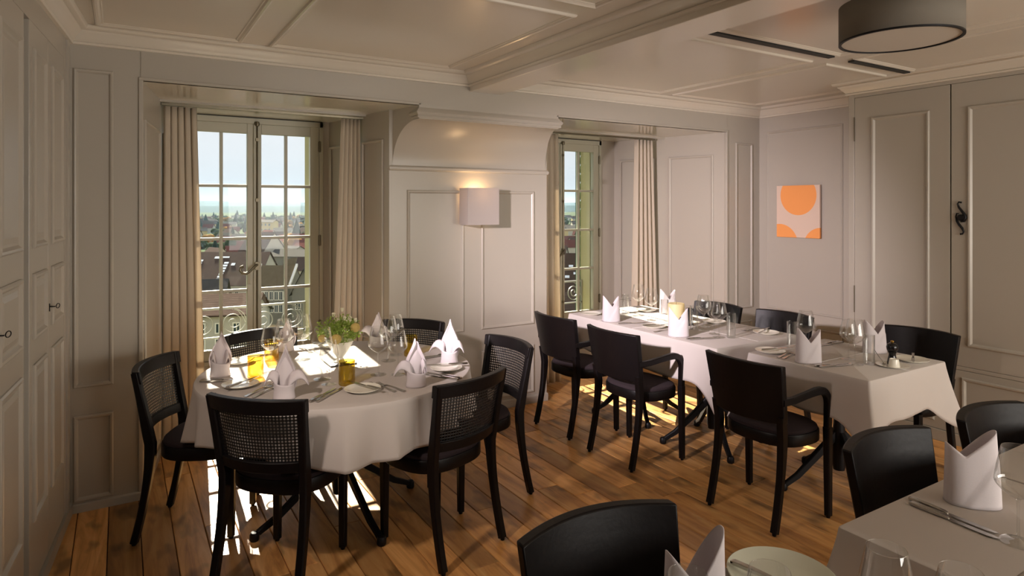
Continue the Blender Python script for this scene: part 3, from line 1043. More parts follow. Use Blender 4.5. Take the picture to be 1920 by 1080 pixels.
# ------------------------------------------------------------------ tables
def make_pedestal(name, label, loc, top_mb, feet, rz, foot_r=0.43, cat='table', cols=((0, 0),)):
    t = thing(name, label, cat, loc, 0)
    top_mb.build('tabletop', M['black_wood'], t)
    for (cx, cy) in cols:
        MB().lathe([(0.03, 0.10), (0.036, 0.14), (0.036, 0.30), (0.028, 0.36), (0.030, 0.60), (0.06, 0.68), (0.11, 0.70)], 16, (cx, cy, 0)).build('column', M['iron'], t, smooth='auto')
        for k in range(4):
            a = rz + k * PI / 2
            d = Vector((math.cos(a), math.sin(a), 0))
            o = Vector((cx, cy, 0))
            path = [o + d * 0.02 + Vector((0, 0, 0.30)), o + d * (foot_r * 0.35) + Vector((0, 0, 0.20)), o + d * (foot_r * 0.75) + Vector((0, 0, 0.075)), o + d * (foot_r * 0.96) + Vector((0, 0, 0.032))]
            mb = MB().bar(path, [0.030, 0.028, 0.026, 0.026], [0.045, 0.04, 0.032, 0.026], side=Vector((-d.y, d.x, 0)))
            e = o + d * foot_r
            mb.lathe([(0.018, 0.0), (0.022, 0.006), (0.022, 0.030), (0.016, 0.040), (0.0, 0.042)], 12, (e.x, e.y, 0))
            mb.build('leg', M['iron'], t, smooth='auto')
    return t
TZ = 0.74
RC = (0.963, 3.280); RR = 0.672
make_pedestal('round_table', 'round dining table on an iron pedestal hidden under the round white cloth', (RC[0], RC[1], 0),
              MB().lathe([(RR - 0.02, 0.702), (RR - 0.004, 0.71), (RR - 0.004, 0.736), (0.0, 0.736)], 64), 4, math.radians(-80))
def round_cloth():
    mb = MB()
    n = 300
    vs = []; fs = []
    prof = [(0.0, 0), (0.3, 0), (0.6, 0), (0.9, 0), (0.985, 0), (0.997, -0.002), (1.002, -0.008)]
    for r, dz in prof[1:]:
        for k in range(n):
            a = 2 * PI * k / n
            vs.append((RC[0] + RR * r * math.cos(a), RC[1] + RR * r * math.sin(a), TZ + dz))
    rows = len(prof) - 1
    vm = 16
    t0 = math.radians(-100)
    rf_ = random.Random(4)
    folds = []
    a_ = 0.1
    while a_ < 2 * PI - 0.1:
        folds.append((a_, rf_.uniform(0.11, 0.19), rf_.uniform(0.040, 0.068)))
        a_ += rf_.uniform(0.24, 0.42)
    for j in range(1, vm + 1):
        v = j / vm
        for k in range(n):
            a = 2 * PI * k / n
            L = 0.222 + 0.024 * math.cos(4 * (a - t0)) + 0.006 * math.sin(9 * a)
            wv = 0.0
            for (fa, fw, fh) in folds:
                dd = (a - fa + PI) % (2 * PI) - PI
                q = abs(dd) / fw
                if q < 1: wv = max(wv, fh * (1 - q) ** 1.3)
            r = RR * 1.002 + v ** 0.9 * (-0.012 + 0.012 * math.cos(4 * (a - t0))) + (v ** 1.1) * wv + 0.004 * v * math.sin(31 * a)
            vs.append((RC[0] + r * math.cos(a), RC[1] + r * math.sin(a), TZ - 0.008 - L * v))
    tot = rows + vm
    for i in range(tot - 1):
        for k in range(n):
            fs.append((i * n + k, i * n + (k + 1) % n, (i + 1) * n + (k + 1) % n, (i + 1) * n + k))
    fs.append(tuple(range(n)))
    return mb.add(vs, fs)
tag(round_cloth().build('tablecloth', M['cloth'], smooth='auto', solid=0.0016), 'white cloth falling in soft folds from the round table', 'tablecloth')

def rect_cloth(x0, x1, y0, y1, drop, cdrop, seed, zt=TZ, fold=0.008, flare=0.006, out=0.11):
    rnd = random.Random(seed)
    ph = [rnd.uniform(0, 6) for _ in range(4)]
    r = 0.012
    pts = []   # (x, y, nx, ny, corner distance)
    cs = [(x1 - r, y0 + r, -90), (x1 - r, y1 - r, 0), (x0 + r, y1 - r, 90), (x0 + r, y0 + r, 180)]
    for ci in range(4):
        cx, cy, a0 = cs[ci]
        for k in range(9):
            a = math.radians(a0 + 90 * k / 8)
            pts.append((cx + r * math.cos(a), cy + r * math.sin(a), math.cos(a), math.sin(a), abs(k - 4) / 4 * 0.010))
        nx_, ny_, _ = cs[(ci + 1) % 4]
        a = math.radians(a0 + 90)
        s = (cx + r * math.cos(a), cy + r * math.sin(a)); e = (nx_ + r * math.cos(a), ny_ + r * math.sin(a))
        L = math.hypot(e[0] - s[0], e[1] - s[1])
        m = max(12, int(L / 0.02))
        for k in range(1, m):
            f = k / m
            # finer near the corners
            f = 0.5 - 0.5 * math.cos(PI * f)
            pts.append((s[0] + (e[0] - s[0]) * f, s[1] + (e[1] - s[1]) * f, math.cos(a), math.sin(a), 0.010 + min(f, 1 - f) * L))
    n = len(pts)
    cxm, cym = (x0 + x1) / 2, (y0 + y1) / 2
    vs = []; fs = []
    rows = [(0.0, 0.0), (0.004, -0.002), (0.006, -0.007)]
    for o, dz in rows:
        for (x, y, nx, ny, d) in pts: vs.append((x + nx * (o - 0.006), y + ny * (o - 0.006), zt + dz))
    vm = 14
    creases = [((x0 + x1) / 2, y0), ((x0 + x1) / 2, y1)] + [(xx, y0 + (y1 - y0) * f) for xx in (x0, x1) for f in ((0.5,) if y1 - y0 < 1 else (0.25, 0.5, 0.75))]
    for j in range(1, vm + 1):
        v = j / vm
        for i, (x, y, nx, ny, d) in enumerate(pts):
            g = math.exp(-(d / 0.050) ** 2)
            L = drop + (cdrop - drop) * math.exp(-(d / 0.085) ** 1.6) - 0.012 * math.exp(-((d - 0.2) / 0.07) ** 2)
            sarc = x * 1.0 + y * 1.0
            wave = fold * (math.sin(sarc * 9 + ph[0]) + 0.6 * math.sin(sarc * 17 + ph[1])) * (1 - g)
            o = v * (flare + wave * v) - 0.012 * v * math.exp(-((d - 0.15) / 0.05) ** 2)
            ll = [c for c in creases if abs(c[0] - x) < 0.04 and abs(c[1] - y) < 0.04]
            for c in ll: o += 0.009 * max(0.0, 1 - math.hypot(c[0] - x, c[1] - y) / 0.022) * min(1, v * 4)
            # the corner falls as a pointed fold along the diagonal
            sxn = 1 if x > cxm else -1; syn = 1 if y > cym else -1
            dg = out * (v ** 1.2) * g * 0.7071
            vs.append((x + nx * o + sxn * dg, y + ny * o + syn * dg, zt - 0.007 - L * v))
    tot = len(rows) + vm
    for i in range(tot - 1):
        for k in range(n):
            fs.append((i * n + k, i * n + (k + 1) % n, (i + 1) * n + (k + 1) % n, (i + 1) * n + k))
    fs.append(tuple(range(n)))
    mb = MB().add(vs, fs)
    def ridge(xa, ya, xb, yb):
        dx, dy = xb - xa, yb - ya
        l = math.hypot(dx, dy); px_, py_ = -dy / l * 0.007, dx / l * 0.007
        mb.add([(xa + px_, ya + py_, zt), (xb + px_, yb + py_, zt), (xb, yb, zt + 0.0016), (xa, ya, zt + 0.0016), (xa - px_, ya - py_, zt), (xb - px_, yb - py_, zt)], [(0, 1, 2, 3), (3, 2, 5, 4)])
    ridge(cxm, y0 + 0.004, cxm, y1 - 0.004)
    for f in ((0.5,) if y1 - y0 < 1 else (0.25, 0.5, 0.75)):
        ridge(x0 + 0.004, y0 + (y1 - y0) * f, x1 - 0.004, y0 + (y1 - y0) * f)
    return mb
def rect_table(label, x0, x1, y0, y1, cols, foot, rz):
    cx, cy = (x0 + x1) / 2, (y0 + y1) / 2
    return make_pedestal('dining_table', label, (cx, cy, 0), MB().box(x0 - cx + 0.006, x1 - cx - 0.006, y0 - cy + 0.006, y1 - cy - 0.006, 0.706, 0.736), 4, rz, foot, cols=cols)
T1 = (3.055, 3.785, 1.715, 2.415)
T2 = (2.975, 3.745, 2.57, 4.02)
TC = (1.60, 3.05, 0.28, 0.985)
TD = (0.62, 1.372, 0.26, 1.01)
rect_table('square dining table on iron feet nearest the wardrobe under a white cloth', *T1, ((0.02, 0.04),), 0.33, math.radians(155))
rect_table('long dining table on two iron feet running into the right window niche', *T2, ((0.0, -0.36), (0.0, 0.36)), 0.33, math.radians(150))
rect_table('dining table at the lower right corner of the picture under a white cloth', *TC, ((0.0, 0.0),), 0.36, math.radians(45))
rect_table('small dining table at the lower picture edge under a white cloth', *TD, ((0.0, 0.0),), 0.36, math.radians(45))
for (t, dr, cd, lab, sd) in ((T1, 0.225, 0.365, 'white tablecloth with a long hanging corner on the table with the pepper mill', 1), (T2, 0.24, 0.36, 'white tablecloth on the long table in the right window niche', 2),
                             (TC, 0.24, 0.34, 'white tablecloth in shade on the lower right table', 3), (TD, 0.24, 0.34, 'white tablecloth on the small table under the big plate', 4)):
    tag(rect_cloth(*t, dr, cd, sd).build('tablecloth', M['cloth'], smooth='auto', solid=0.0016), lab, 'tablecloth')
# ironed creases of the cloths
# ------------------------------------------------------------------ chairs placed
cane = make_cane_chair()
def put_chair(proto, bm, ang, label, group):
    """bm = middle of the back at the rear feet, ang = direction the sitter faces (degrees)"""
    a = math.radians(ang)
    f = (math.cos(a), math.sin(a))
    place(proto, USED, (bm[0] + f[0] * 0.25, bm[1] + f[1] * 0.25, 0), a - PI / 2, label, group)
G1 = 'cane-back chairs round the round table'
put_chair(cane, (0.465, 2.735), 46, 'black cane-back chair with its back to the viewer, front left of the round table', G1)
put_chair(cane, (0.150, 3.62), -26, 'black cane-back chair standing by the left cream curtain, seen from its side', G1)
put_chair(cane, (0.735, 4.145), -80, 'black cane-back chair facing the viewer in front of the left window', G1)
put_chair(cane, (1.665, 3.985), 226, 'black cane-back chair in front of the pier panel behind the round table', G1)
put_chair(cane, (1.895, 3.125), 183, 'black cane-back chair at the right end of the round table, seen edge-on', G1)
put_chair(cane, (1.355, 2.555), 108, 'black cane-back chair front right of the round table with its back to the viewer', G1)
arm = make_solid_chair(True)
G2 = 'black armchairs along the left side of the long table'
put_chair(arm, (2.585, 3.665), 2, 'black armchair farthest along, next to the left curtain of the right window', G2)
put_chair(arm, (2.590, 3.055), 2, 'middle black armchair of the row, with sunlit floor under its seat', G2)
put_chair(arm, (2.672, 2.145), 2, 'nearest black armchair of the row, beside the table with the pepper mill', G2)
side = make_solid_chair(False)
G3 = 'black solid-back chairs against the right wall'
put_chair(side, (3.985, 3.42), 180, 'black solid-back chair farthest down the right side of the long table', G3)
put_chair(side, (4.055, 2.885), 180, 'black solid-back chair beneath the orange painting', G3)
put_chair(side, (4.215, 2.06), 182, 'black solid-back chair before the wardrobe doors, behind the pepper mill', G3)
G4 = 'black solid-back chairs at the front tables'
put_chair(side, (2.17, 1.165), -92, 'black solid-back chair at the lower right table, left of its standing napkin', G4)
put_chair(side, (2.79, 1.115), -92, 'black solid-back chair cut by the right picture edge behind the standing napkin', G4)
put_chair(side, (1.00, 1.225), -94, 'black solid-back chair at the bottom middle of the picture seen from behind', G4)

# ------------------------------------------------------------------ tableware prototypes
Z0 = TZ + 0.0012
def make_wine_glass(k=1.0):
    t = thing('wine_glass', '', 'wine glass')
    MB().lathe([(0.0, 0.0), (0.039, 0.0), (0.0395, 0.0015), (0.030, 0.0035), (0.010, 0.0065), (0.0045, 0.012)], 28).build('foot', M['glass'], t, smooth='auto')
    MB().lathe([(0.0045, 0.012), (0.0033, 0.03), (0.0030, 0.075), (0.0036, 0.100), (0.0060, 0.108)], 14, cap=False).build('stem', M['glass'], t, smooth='auto')
    MB().lathe([(0.0, 0.1085), (0.0060, 0.109), (0.018, 0.115), (0.036, 0.129), (0.0465, 0.141), (0.0500, 0.150), (0.0492, 0.160), (0.0455, 0.183), (0.0400, 0.210), (0.0350, 0.2352), (0.0346, 0.2362), (0.0342, 0.2352)], 36, cap=False).build('bowl', M['glass'], t, smooth=True)
    return t
def make_tumbler(name, m, r, h, cat):
    t = thing(name, '', cat)
    MB().lathe([(0.0, 0.0), (r * 0.93, 0.0), (r, 0.007), (r, h), (r - 0.0022, h + 0.0006), (r - 0.0026, h - 0.003), (r - 0.0028, 0.016), (r * 0.80, 0.011), (0.0, 0.010)], 36).build('wall', m, t, smooth='auto')
    return t
def make_knife():
    t = thing('knife', '', 'knife')
    MB().bar([(-0.112, 0, 0.005), (-0.105, 0, 0.006), (-0.06, 0, 0.006), (-0.018, 0, 0.0055), (-0.010, 0, 0.0045)], [0.010, 0.015, 0.014, 0.011, 0.008], [0.007, 0.010, 0.010, 0.008, 0.006], side=Vector((0, 1, 0))).build('handle', M['silver'], t, smooth='auto')
    top = [(-0.012, -0.004), (0.0, -0.007), (0.05, -0.009), (0.085, -0.009), (0.104, -0.004), (0.110, 0.004), (0.09, 0.007), (0.0, 0.006), (-0.012, 0.004)]
    MB().prism(top, 0.0030, 0.0044).build('blade', M['silver'], t)
    return t
def make_fork():
    t = thing('fork', '', 'fork')
    path = [(-0.10, 0, 0.003), (-0.06, 0, 0.0045), (-0.01, 0, 0.009), (0.03, 0, 0.008), (0.045, 0, 0.004)]
    MB().bar(path, [0.016, 0.012, 0.006, 0.007, 0.016], [0.0030, 0.0028, 0.003, 0.003, 0.0026], side=Vector((0, 1, 0))).build('handle', M['silver'], t, smooth='auto')
    mb = MB().bar([(0.043, 0, 0.0042), (0.058, 0, 0.002)], [0.018, 0.024], [0.0025, 0.0025], side=Vector((0, 1, 0)))
    for y in (-0.0102, -0.0034, 0.0034, 0.0102):
        mb.bar([(0.057, y, 0.002), (0.078, y, 0.0032), (0.098, y * 0.95, 0.0085)], [0.0040, 0.0036, 0.002], [0.0022, 0.0022, 0.0016], side=Vector((0, 1, 0)))
    mb.build('tines', M['silver'], t)
    return t
def make_spoon():
    t = thing('spoon', '', 'spoon')
    MB().bar([(-0.10, 0, 0.003), (-0.06, 0, 0.0045), (-0.01, 0, 0.008), (0.035, 0, 0.0065)], [0.014, 0.011, 0.006, 0.008], 0.0028, side=Vector((0, 1, 0))).build('handle', M['silver'], t, smooth='auto')
    mb = MB().grid(lambda u, v: (0.063 + 0.031 * v * math.cos(2 * PI * u), 0.019 * v * math.sin(2 * PI * u), 0.0012 + 0.0075 * v * v), 24, 6, True)
    mb.build('bowl', M['silver'], t, smooth=True, solid=0.0012)
    return t
def make_plate(r, m):
    t = thing('plate', '', 'plate')
    MB().lathe([(0.0, 0.0), (r * 0.62, 0.0), (r * 0.70, 0.003), (r * 0.985, 0.0125), (r, 0.0140), (r * 0.985, 0.0150), (r * 0.72, 0.0062), (r * 0.62, 0.0040), (0.0, 0.0036)], 48).build('dish', m, t, smooth='auto')
    return t
def napkin_mitre(seed, hl=0.186, hr=0.178, vx=0.0, hv=0.108, a0=0.064):
    """standing two-pointed fold: straight edges from a valley up to a point at each side"""
    rnd = random.Random(seed)
    k = [rnd.uniform(-1, 1) for _ in range(6)]
    def fn(u, v):
        a = 2 * PI * u
        c, s_ = math.cos(a), math.sin(a)
        e = 0.72
        xs = abs(c) ** e * (1 if c > 0 else -1)
        if xs < vx: q, hp = (vx - xs) / (1 + vx), hl
        else: q, hp = (xs - vx) / (1 - vx), hr
        back = 0.020 if s_ > 0 else 0.0
        hh = hv - back * (1 - q) + (hp - hv) * q ** 0.95
        z = v * hh
        t = z / 0.19
        x = xs * (a0 - 0.006 * t)
        y = (0.040 - 0.013 * t) * abs(s_) ** 0.8 * (1 if s_ > 0 else -1)
        # the points lean a little; the front leaf laps over in a diagonal
        y += 0.010 * k[1] * t * t + 0.006 * k[2] * xs * t
        if s_ < 0 and z < hv * 0.98:
            y -= 0.0045 * max(0.0, min(1.0, (xs * 0.9 + 0.55 - z / 0.12 * 1.1) * 5))
        return (x, y, z)
    return MB().grid(fn, 72, 18, True)
def napkin_lily(seed, wings=(1, 1), tip=1.0, twist=0.0):
    rnd = random.Random(seed)
    mb = MB()
    def pocket(u, v):
        a = 2 * PI * u
        c, s = math.cos(a), math.sin(a)
        h = 0.082 + 0.020 * math.cos(a - 2.0)
        r = 1.0 - 0.10 * math.sin(PI * v) - 0.04 * v
        return (0.047 * r * abs(c) ** .9 * (1 if c > 0 else -1), 0.037 * r * s, v * h)
    mb.grid(pocket, 36, 8, True)
    H = 0.215 * tip
    def petal(u, v):
        w = (u - 0.5) * 2
        z = 0.045 + (H - 0.045) * v
        wd = 0.044 * (1 - v ** 1.8) * (0.80 + 0.55 * math.sin(PI * min(1, v * 1.15))) + 0.001
        x = w * wd + 0.010 * twist * v
        y = 0.020 - 0.034 * (1 - w * w) * (1 - 0.8 * v) + 0.012 * v + twist * 0.02 * w * v
        z -= 0.02 * abs(w) * (1 - v)
        return (x, y, z)
    mb.grid(petal, 14, 14)
    def petal2(u, v):
        x, y, z = petal(u, v * 0.94)
        return (x * 0.92 + 0.004, -y * 0.8 + 0.026, z)
    mb.grid(petal2, 14, 14)
    for i, s in enumerate((-1, 1)):
        if not wings[i]: continue
        ln = 0.085 * wings[i]
        def wing(u, v, s=s, ln=ln):
            w = (u - 0.5) * 2
            x = s * (0.022 + ln * (v ** 0.9))
            z = 0.078 + 0.045 * math.sin(v * 2.2) * (1 - 0.15 * v) - 0.050 * v * v
            wd = 0.036 * (1 - v) ** 0.75 + 0.001
            y = -0.006 + w * wd * 0.5
            return (x, y - 0.012 * (1 - w * w), z + w * wd * 0.75)
        mb.grid(wing, 8, 10)
    return mb
CAMRZ = -YAW
def put_napkin(mb, loc, rz, label, group, name='napkin'):
    o = mb.build(name, M['napkin'], None, smooth=True, solid=0.0022, loc=(loc[0], loc[1], TZ + 0.0022), rot=(0, 0, rz))
    tag(o, label, 'napkin', group)
GN = 'folded napkins on the round table'
put_napkin(napkin_lily(1, (0.25, 0.25), 0.98, 0.7), (0.42, 3.436), CAMRZ + 0.5, 'white folded napkin at the left edge of the round table by the amber tumblers', GN)
put_napkin(napkin_lily(2, (0.7, 1.0), 1.04), (0.608, 2.89), CAMRZ + 0.1, 'white folded napkin with side wings rising behind the front left chair back', GN)
put_napkin(napkin_lily(3, (1.0, 0.8), 0.92), (1.300, 3.665), CAMRZ - 0.2, 'white folded napkin with a round petal before the chair at the pier', GN)
put_napkin(napkin_lily(4, (1.0, 0.3), 1.0), (1.172, 2.765), CAMRZ + 0.35, 'white folded napkin next to the front right chair back on the round table', GN)
put_napkin(napkin_lily(5, (1.0, 0.7), 1.06), (1.492, 3.075), CAMRZ - 0.1, 'tall white folded napkin at the right end of the round table', GN)
put_napkin(napkin_lily(6, (0.2, 0.2), 0.80), (0.815, 3.83), CAMRZ, 'small white folded napkin seen through wine glasses before the left window', GN)
GM = 'mitre napkins on the right tables'
put_napkin(napkin_mitre(1), (3.030, 3.575), CAMRZ + 0.15, 'white two-pointed napkin on the long table, farthest on its left side', GM)
put_napkin(napkin_mitre(2), (3.055, 2.945), CAMRZ - 0.1, 'white two-pointed napkin on the long table in front of the cream candle', GM)
put_napkin(napkin_mitre(3), (3.640, 3.62), CAMRZ + 0.2, 'white two-pointed napkin standing behind the cream candle', GM)
put_napkin(napkin_mitre(4), (3.135, 2.09), CAMRZ - 0.05, 'white two-pointed napkin left of the pepper mill on the nearer square table', GM)
put_napkin(napkin_mitre(5), (3.670, 2.035), CAMRZ + 0.1, 'white two-pointed napkin behind the tall tumbler beside the pepper mill', GM)
put_napkin(napkin_mitre(6, 0.165, 0.205, -0.42, 0.135, 0.068), (2.048, 0.862), CAMRZ - 0.2, 'large white standing napkin on the lower right table', 'napkins on the front tables')
put_napkin(napkin_mitre(9, 0.165, 0.205, -0.15, 0.105, 0.062), (0.962, 0.885), CAMRZ + 0.25, 'white standing napkin with a high point at the bottom of the picture', 'napkins on the front tables')

wg = make_wine_glass()
def put_glass(loc, s, label, group, z=None):
    o = place(wg, USED, (loc[0], loc[1], Z0), 0, label, group)
    o.scale = (s, s, s)
    return o
GW = 'wine glasses on the round table'
for loc, s, lab in (((0.645, 3.365), 1.0, 'wine glass behind the winged napkin, in front of an amber tumbler'),
                    ((0.742, 3.52), 1.0, 'wine glass in front of the small napkin at the left window'),
                    ((0.847, 3.560), 1.03, 'wine glass standing clear to the left of the flower bowl'),
                    ((0.832, 3.112), 1.05, 'tall wine glass left of the olive green tumbler'),
                    ((0.835, 3.005), 0.88, 'smaller wine glass directly behind the olive green tumbler'),
                    ((1.092, 3.050), 1.0, 'wine glass right of the olive green tumbler, left of the pair'),
                    ((1.175, 3.000), 0.92, 'smaller wine glass beside the front right napkin'),
                    ((1.236, 3.295), 1.0, 'wine glass farther back between the flower bowl and the gold tumbler'),
                    ((1.318, 3.405), 0.95, 'wine glass next to the gold tumbler on the round table')):
    put_glass(loc, s, lab, GW)
GL = 'wine glasses on the long table'
for loc, s, lab in (((3.363, 3.651), 1.0, 'wine glass farthest along the long table, right of a tall tumbler'),
                    ((3.311, 3.455), 0.98, 'wine glass nearer on the sunlit part of the long table'),
                    ((3.337, 2.990), 1.0, 'wine glass before the back of the farthest right-hand chair'),
                    ((3.452, 3.080), 0.9, 'smaller wine glass just behind another, near the dark chair back'),
                    ((3.246, 2.782), 0.98, 'wine glass at the near end of the long table beside a tall tumbler'),
                    ((3.305, 2.87), 0.88, 'smaller wine glass at the near end of the long table')):
    put_glass(loc, s, lab, GL)
GS = 'wine glasses on the square table'
for loc, s, lab in (((3.345, 2.245), 1.0, 'wine glass behind the two-pointed napkin on the square table'),
                    ((3.390, 2.02), 0.9, 'smaller wine glass behind the one left of the pepper mill'),
                    ((3.308, 1.935), 1.0, 'wine glass in the middle of the square table, left of the tall tumbler')):
    put_glass(loc, s, lab, GS)
GF = 'wine glasses on the front tables'
for loc, s, lab in (((1.905, 0.700), 1.0, 'wine glass at the right picture edge on the lower right table'),
                    ((1.172, 0.628), 0.95, 'larger wine glass at the bottom picture edge before the lower right cloth'),
                    ((1.217, 0.528), 0.93, 'wine glass cut by the bottom picture edge, right of another'),
                    ((0.811, 0.760), 0.94, 'wine glass in front of the bottom napkin'),
                    ((0.935, 0.694), 0.95, 'wine glass whose rim crosses the cutlery beside the big plate')):
    put_glass(loc, s, lab, GF)
amb = make_tumbler('tumbler', M['amber'], 0.0375, 0.108, 'tumbler')
GT = 'coloured tumblers on the round table'
place(amb, USED, (0.563, 3.312, Z0), 0, 'amber tumbler nearest the left napkin on the round table', GT)
place(amb, USED, (0.700, 3.640, Z0), 0, 'amber tumbler behind the first, before the chair at the left window', GT)
oli = make_tumbler('tumbler', M['olive'], 0.0375, 0.112, 'tumbler')
place(oli, USED, (0.906, 2.962, Z0), 0, 'olive green tumbler at the front of the round table', GT)
place(oli, USED, (1.385, 3.345, Z0), 0, 'gold tumbler at the right of the round table before the cane chair back', GT).children[0].data = oli.children[0].data
hb = make_tumbler('tumbler', M['glass'], 0.0275, 0.155, 'tumbler')
GH = 'clear tall tumblers on the right tables'
for loc, lab in (((3.306, 3.730), 'clear tall tumbler farthest along the long table'), ((3.372, 3.385), 'clear tall tumbler between wine glasses and the cream candle'),
                 ((3.322, 3.061), 'clear tall tumbler before the farthest dark chair back'), ((3.304, 2.735), 'clear tall tumbler at the near end of the long table'),
                 ((3.370, 2.352), 'clear tall tumbler at the far end of the square table, behind a napkin'), ((3.374, 1.898), 'clear tall tumbler next to the pepper mill')):
    place(hb, USED, (loc[0], loc[1], Z0), 0, lab, GH)

kn = make_knife(); fk = make_fork(); sp = make_spoon()
pl_s = make_plate(0.082, M['china']); pl_b = make_plate(0.118, M['china_green'])
def put_plate(p, loc, lab, group, z=Z0):
    return place(p, USED, (loc[0], loc[1], z), 0, lab, group)
GP = 'side plates on the round table'
for loc, lab in (((0.475, 3.190), 'white side plate in front of the first amber tumbler'), ((0.936, 2.823), 'white side plate at the front of the round table with forks on its right'),
                 ((1.420, 2.962), 'white side plate with a knife across it near the right napkin'), ((1.075, 3.80), 'white side plate behind the flower bowl'), ((0.540, 3.665), 'white side plate left behind the amber tumblers')):
    put_plate(pl_s, loc, lab, GP)
GQ = 'side plates on the right tables'
for loc, lab in (((3.640, 1.815), 'white side plate right of the pepper mill'), ((3.165, 2.345), 'white side plate on the left edge of the square table'), ((3.600, 2.70), 'white side plate on the right of the long table near the painting chair'),
                 ((3.560, 3.775), 'white side plate lit by the sun at the far end of the long table'), ((3.625, 3.150), 'white side plate in front of the farthest right chair'), ((3.085, 3.875), 'white side plate at the far left corner of the long table'), ((3.125, 3.24), 'white side plate between the two left napkins of the long table')):
    put_plate(pl_s, loc, lab, GQ)
put_plate(pl_b, (1.262, 0.905), 'big pale plate at the bottom edge of the picture', 'plates on the front tables')
def put_cut(proto, p0, p1, lab, group, z=Z0, tilt=0.0, L=None):
    """p0 = handle end, p1 = tip"""
    a = math.atan2(p1[1] - p0[1], p1[0] - p0[0])
    mx, my = (p0[0] + p1[0]) / 2, (p0[1] + p1[1]) / 2
    o = place(proto, USED, (mx, my, z), a, lab, group)
    if tilt: o.rotation_euler = (0, tilt, a)
    return o
ZP = Z0 + 0.0152
GK = 'cutlery on the round table'
def off(p, d): return (p[0] + d[0], p[1] + d[1])
put_cut(kn, (0.322, 3.355), (0.525, 3.268), 'knife pointing right at the left edge of the round table, front of two', GK)
put_cut(kn, (0.330, 3.378), (0.533, 3.291), 'knife at the left edge of the round table just in front of the napkin', GK)
put_cut(kn, (0.690, 2.770), (0.842, 2.922), 'knife right of the front left chair back, left of two', GK)
put_cut(kn, (0.716, 2.757), (0.868, 2.909), 'knife right of the front left chair back, right of two', GK)
put_cut(fk, (0.462, 2.990), (0.612, 3.135), 'fork left of the winged napkin on the round table, farther of two', GK)
put_cut(fk, (0.490, 2.960), (0.640, 3.105), 'fork left of the winged napkin on the round table, nearer of two', GK)
put_cut(kn, (0.420, 3.130), (0.560, 3.255), 'butter knife lying on the plate in front of the amber tumbler', GK, ZP)
put_cut(fk, (1.095, 2.700), (1.028, 2.905), 'fork right of the front plate, right of two', GK)
put_cut(fk, (1.058, 2.715), (0.995, 2.930), 'fork right of the front plate, left of two', GK, Z0)
put_cut(kn, (0.985, 2.735), (0.915, 2.935), 'butter knife lying on the front plate of the round table', GK, ZP)
put_cut(kn, (1.378, 2.755), (1.285, 2.945), 'knife by the front right chair back, left of two', GK)
put_cut(kn, (1.402, 2.768), (1.309, 2.958), 'knife by the front right chair back, right of two', GK)
put_cut(kn, (1.530, 2.955), (1.345, 3.035), 'butter knife lying across the right-hand plate of the round table', GK, ZP)
put_cut(kn, (1.610, 3.235), (1.395, 3.235), 'knife behind the tall right napkin, nearer of two', GK)
put_cut(kn, (1.610, 3.260), (1.395, 3.260), 'knife behind the tall right napkin, farther of two', GK)
put_cut(kn, (1.000, 3.840), (1.155, 3.765), 'butter knife lying on the plate behind the flower bowl', GK, ZP)
put_cut(fk, (0.900, 3.870), (0.930, 3.670), 'fork lying left of the plate behind the flower bowl', GK)
put_cut(kn, (0.455, 3.660), (0.635, 3.690), 'butter knife lying on the plate left behind the amber tumblers', GK, ZP)
GC = 'cutlery on the right tables'
put_cut(kn, (3.005, 3.455), (3.205, 3.395), 'knife right of the farthest left napkin on the long table', GC)
put_cut(kn, (3.050, 3.255), (3.250, 3.200), 'butter knife lying on the plate between the two left napkins', GC, ZP)
put_cut(fk, (3.010, 3.115), (3.205, 3.110), 'fork in front of the plate between the two left napkins', GC)
put_cut(kn, (3.025, 2.815), (3.230, 2.760), 'knife right of the napkin in front of the candle, nearer of two', GC)
put_cut(kn, (3.025, 2.840), (3.230, 2.785), 'knife right of the napkin in front of the candle, farther of two', GC)
put_cut(kn, (3.085, 1.985), (3.290, 1.935), 'knife on the square table right of its left napkin, nearer of two', GC)
put_cut(kn, (3.085, 2.010), (3.280, 1.962), 'knife on the square table right of its left napkin, farther of two', GC)
put_cut(kn, (3.755, 2.275), (3.545, 2.295), 'knife at the far right edge of the square table, nearer of two', GC)
put_cut(kn, (3.755, 2.300), (3.545, 2.320), 'knife at the far right edge of the square table, farther of two', GC)
put_cut(kn, (3.115, 2.350), (3.310, 2.310), 'butter knife lying on the plate at the left edge of the square table', GC, ZP)
put_cut(fk, (3.080, 2.235), (3.280, 2.275), 'fork left of the square table napkin, nearer of two', GC)
put_cut(fk, (3.080, 2.205), (3.280, 2.245), 'fork left of the square table napkin, farther from the plate', GC)
put_cut(fk, (3.725, 2.815), (3.535, 2.835), 'fork beside the plate near the painting chair', GC)
put_cut(kn, (3.690, 2.745), (3.500, 2.680), 'butter knife on the plate near the painting chair', GC, ZP)
put_cut(kn, (3.72, 1.85), (3.57, 1.775), 'butter knife lying on the plate right of the pepper mill', GC, ZP)
GJ = 'cutlery on the front tables'
put_cut(kn, (1.918, 0.960), (1.905, 0.745), 'knife on the lower right table beside the standing napkin, right of two', GJ)
put_cut(kn, (1.890, 0.945), (1.877, 0.730), 'knife on the lower right table beside the standing napkin, left of two', GJ)
put_cut(kn, (1.200, 0.985), (1.245, 0.780), 'knife resting on the left rim of the big plate', GJ, Z0 + 0.0152)
put_cut(fk, (1.055, 0.740), (1.040, 0.945), 'fork lying right of the bottom napkin', GJ)
put_cut(sp, (1.105, 0.730), (1.088, 0.935), 'spoon lying between the fork and the big plate at the picture bottom', GJ)

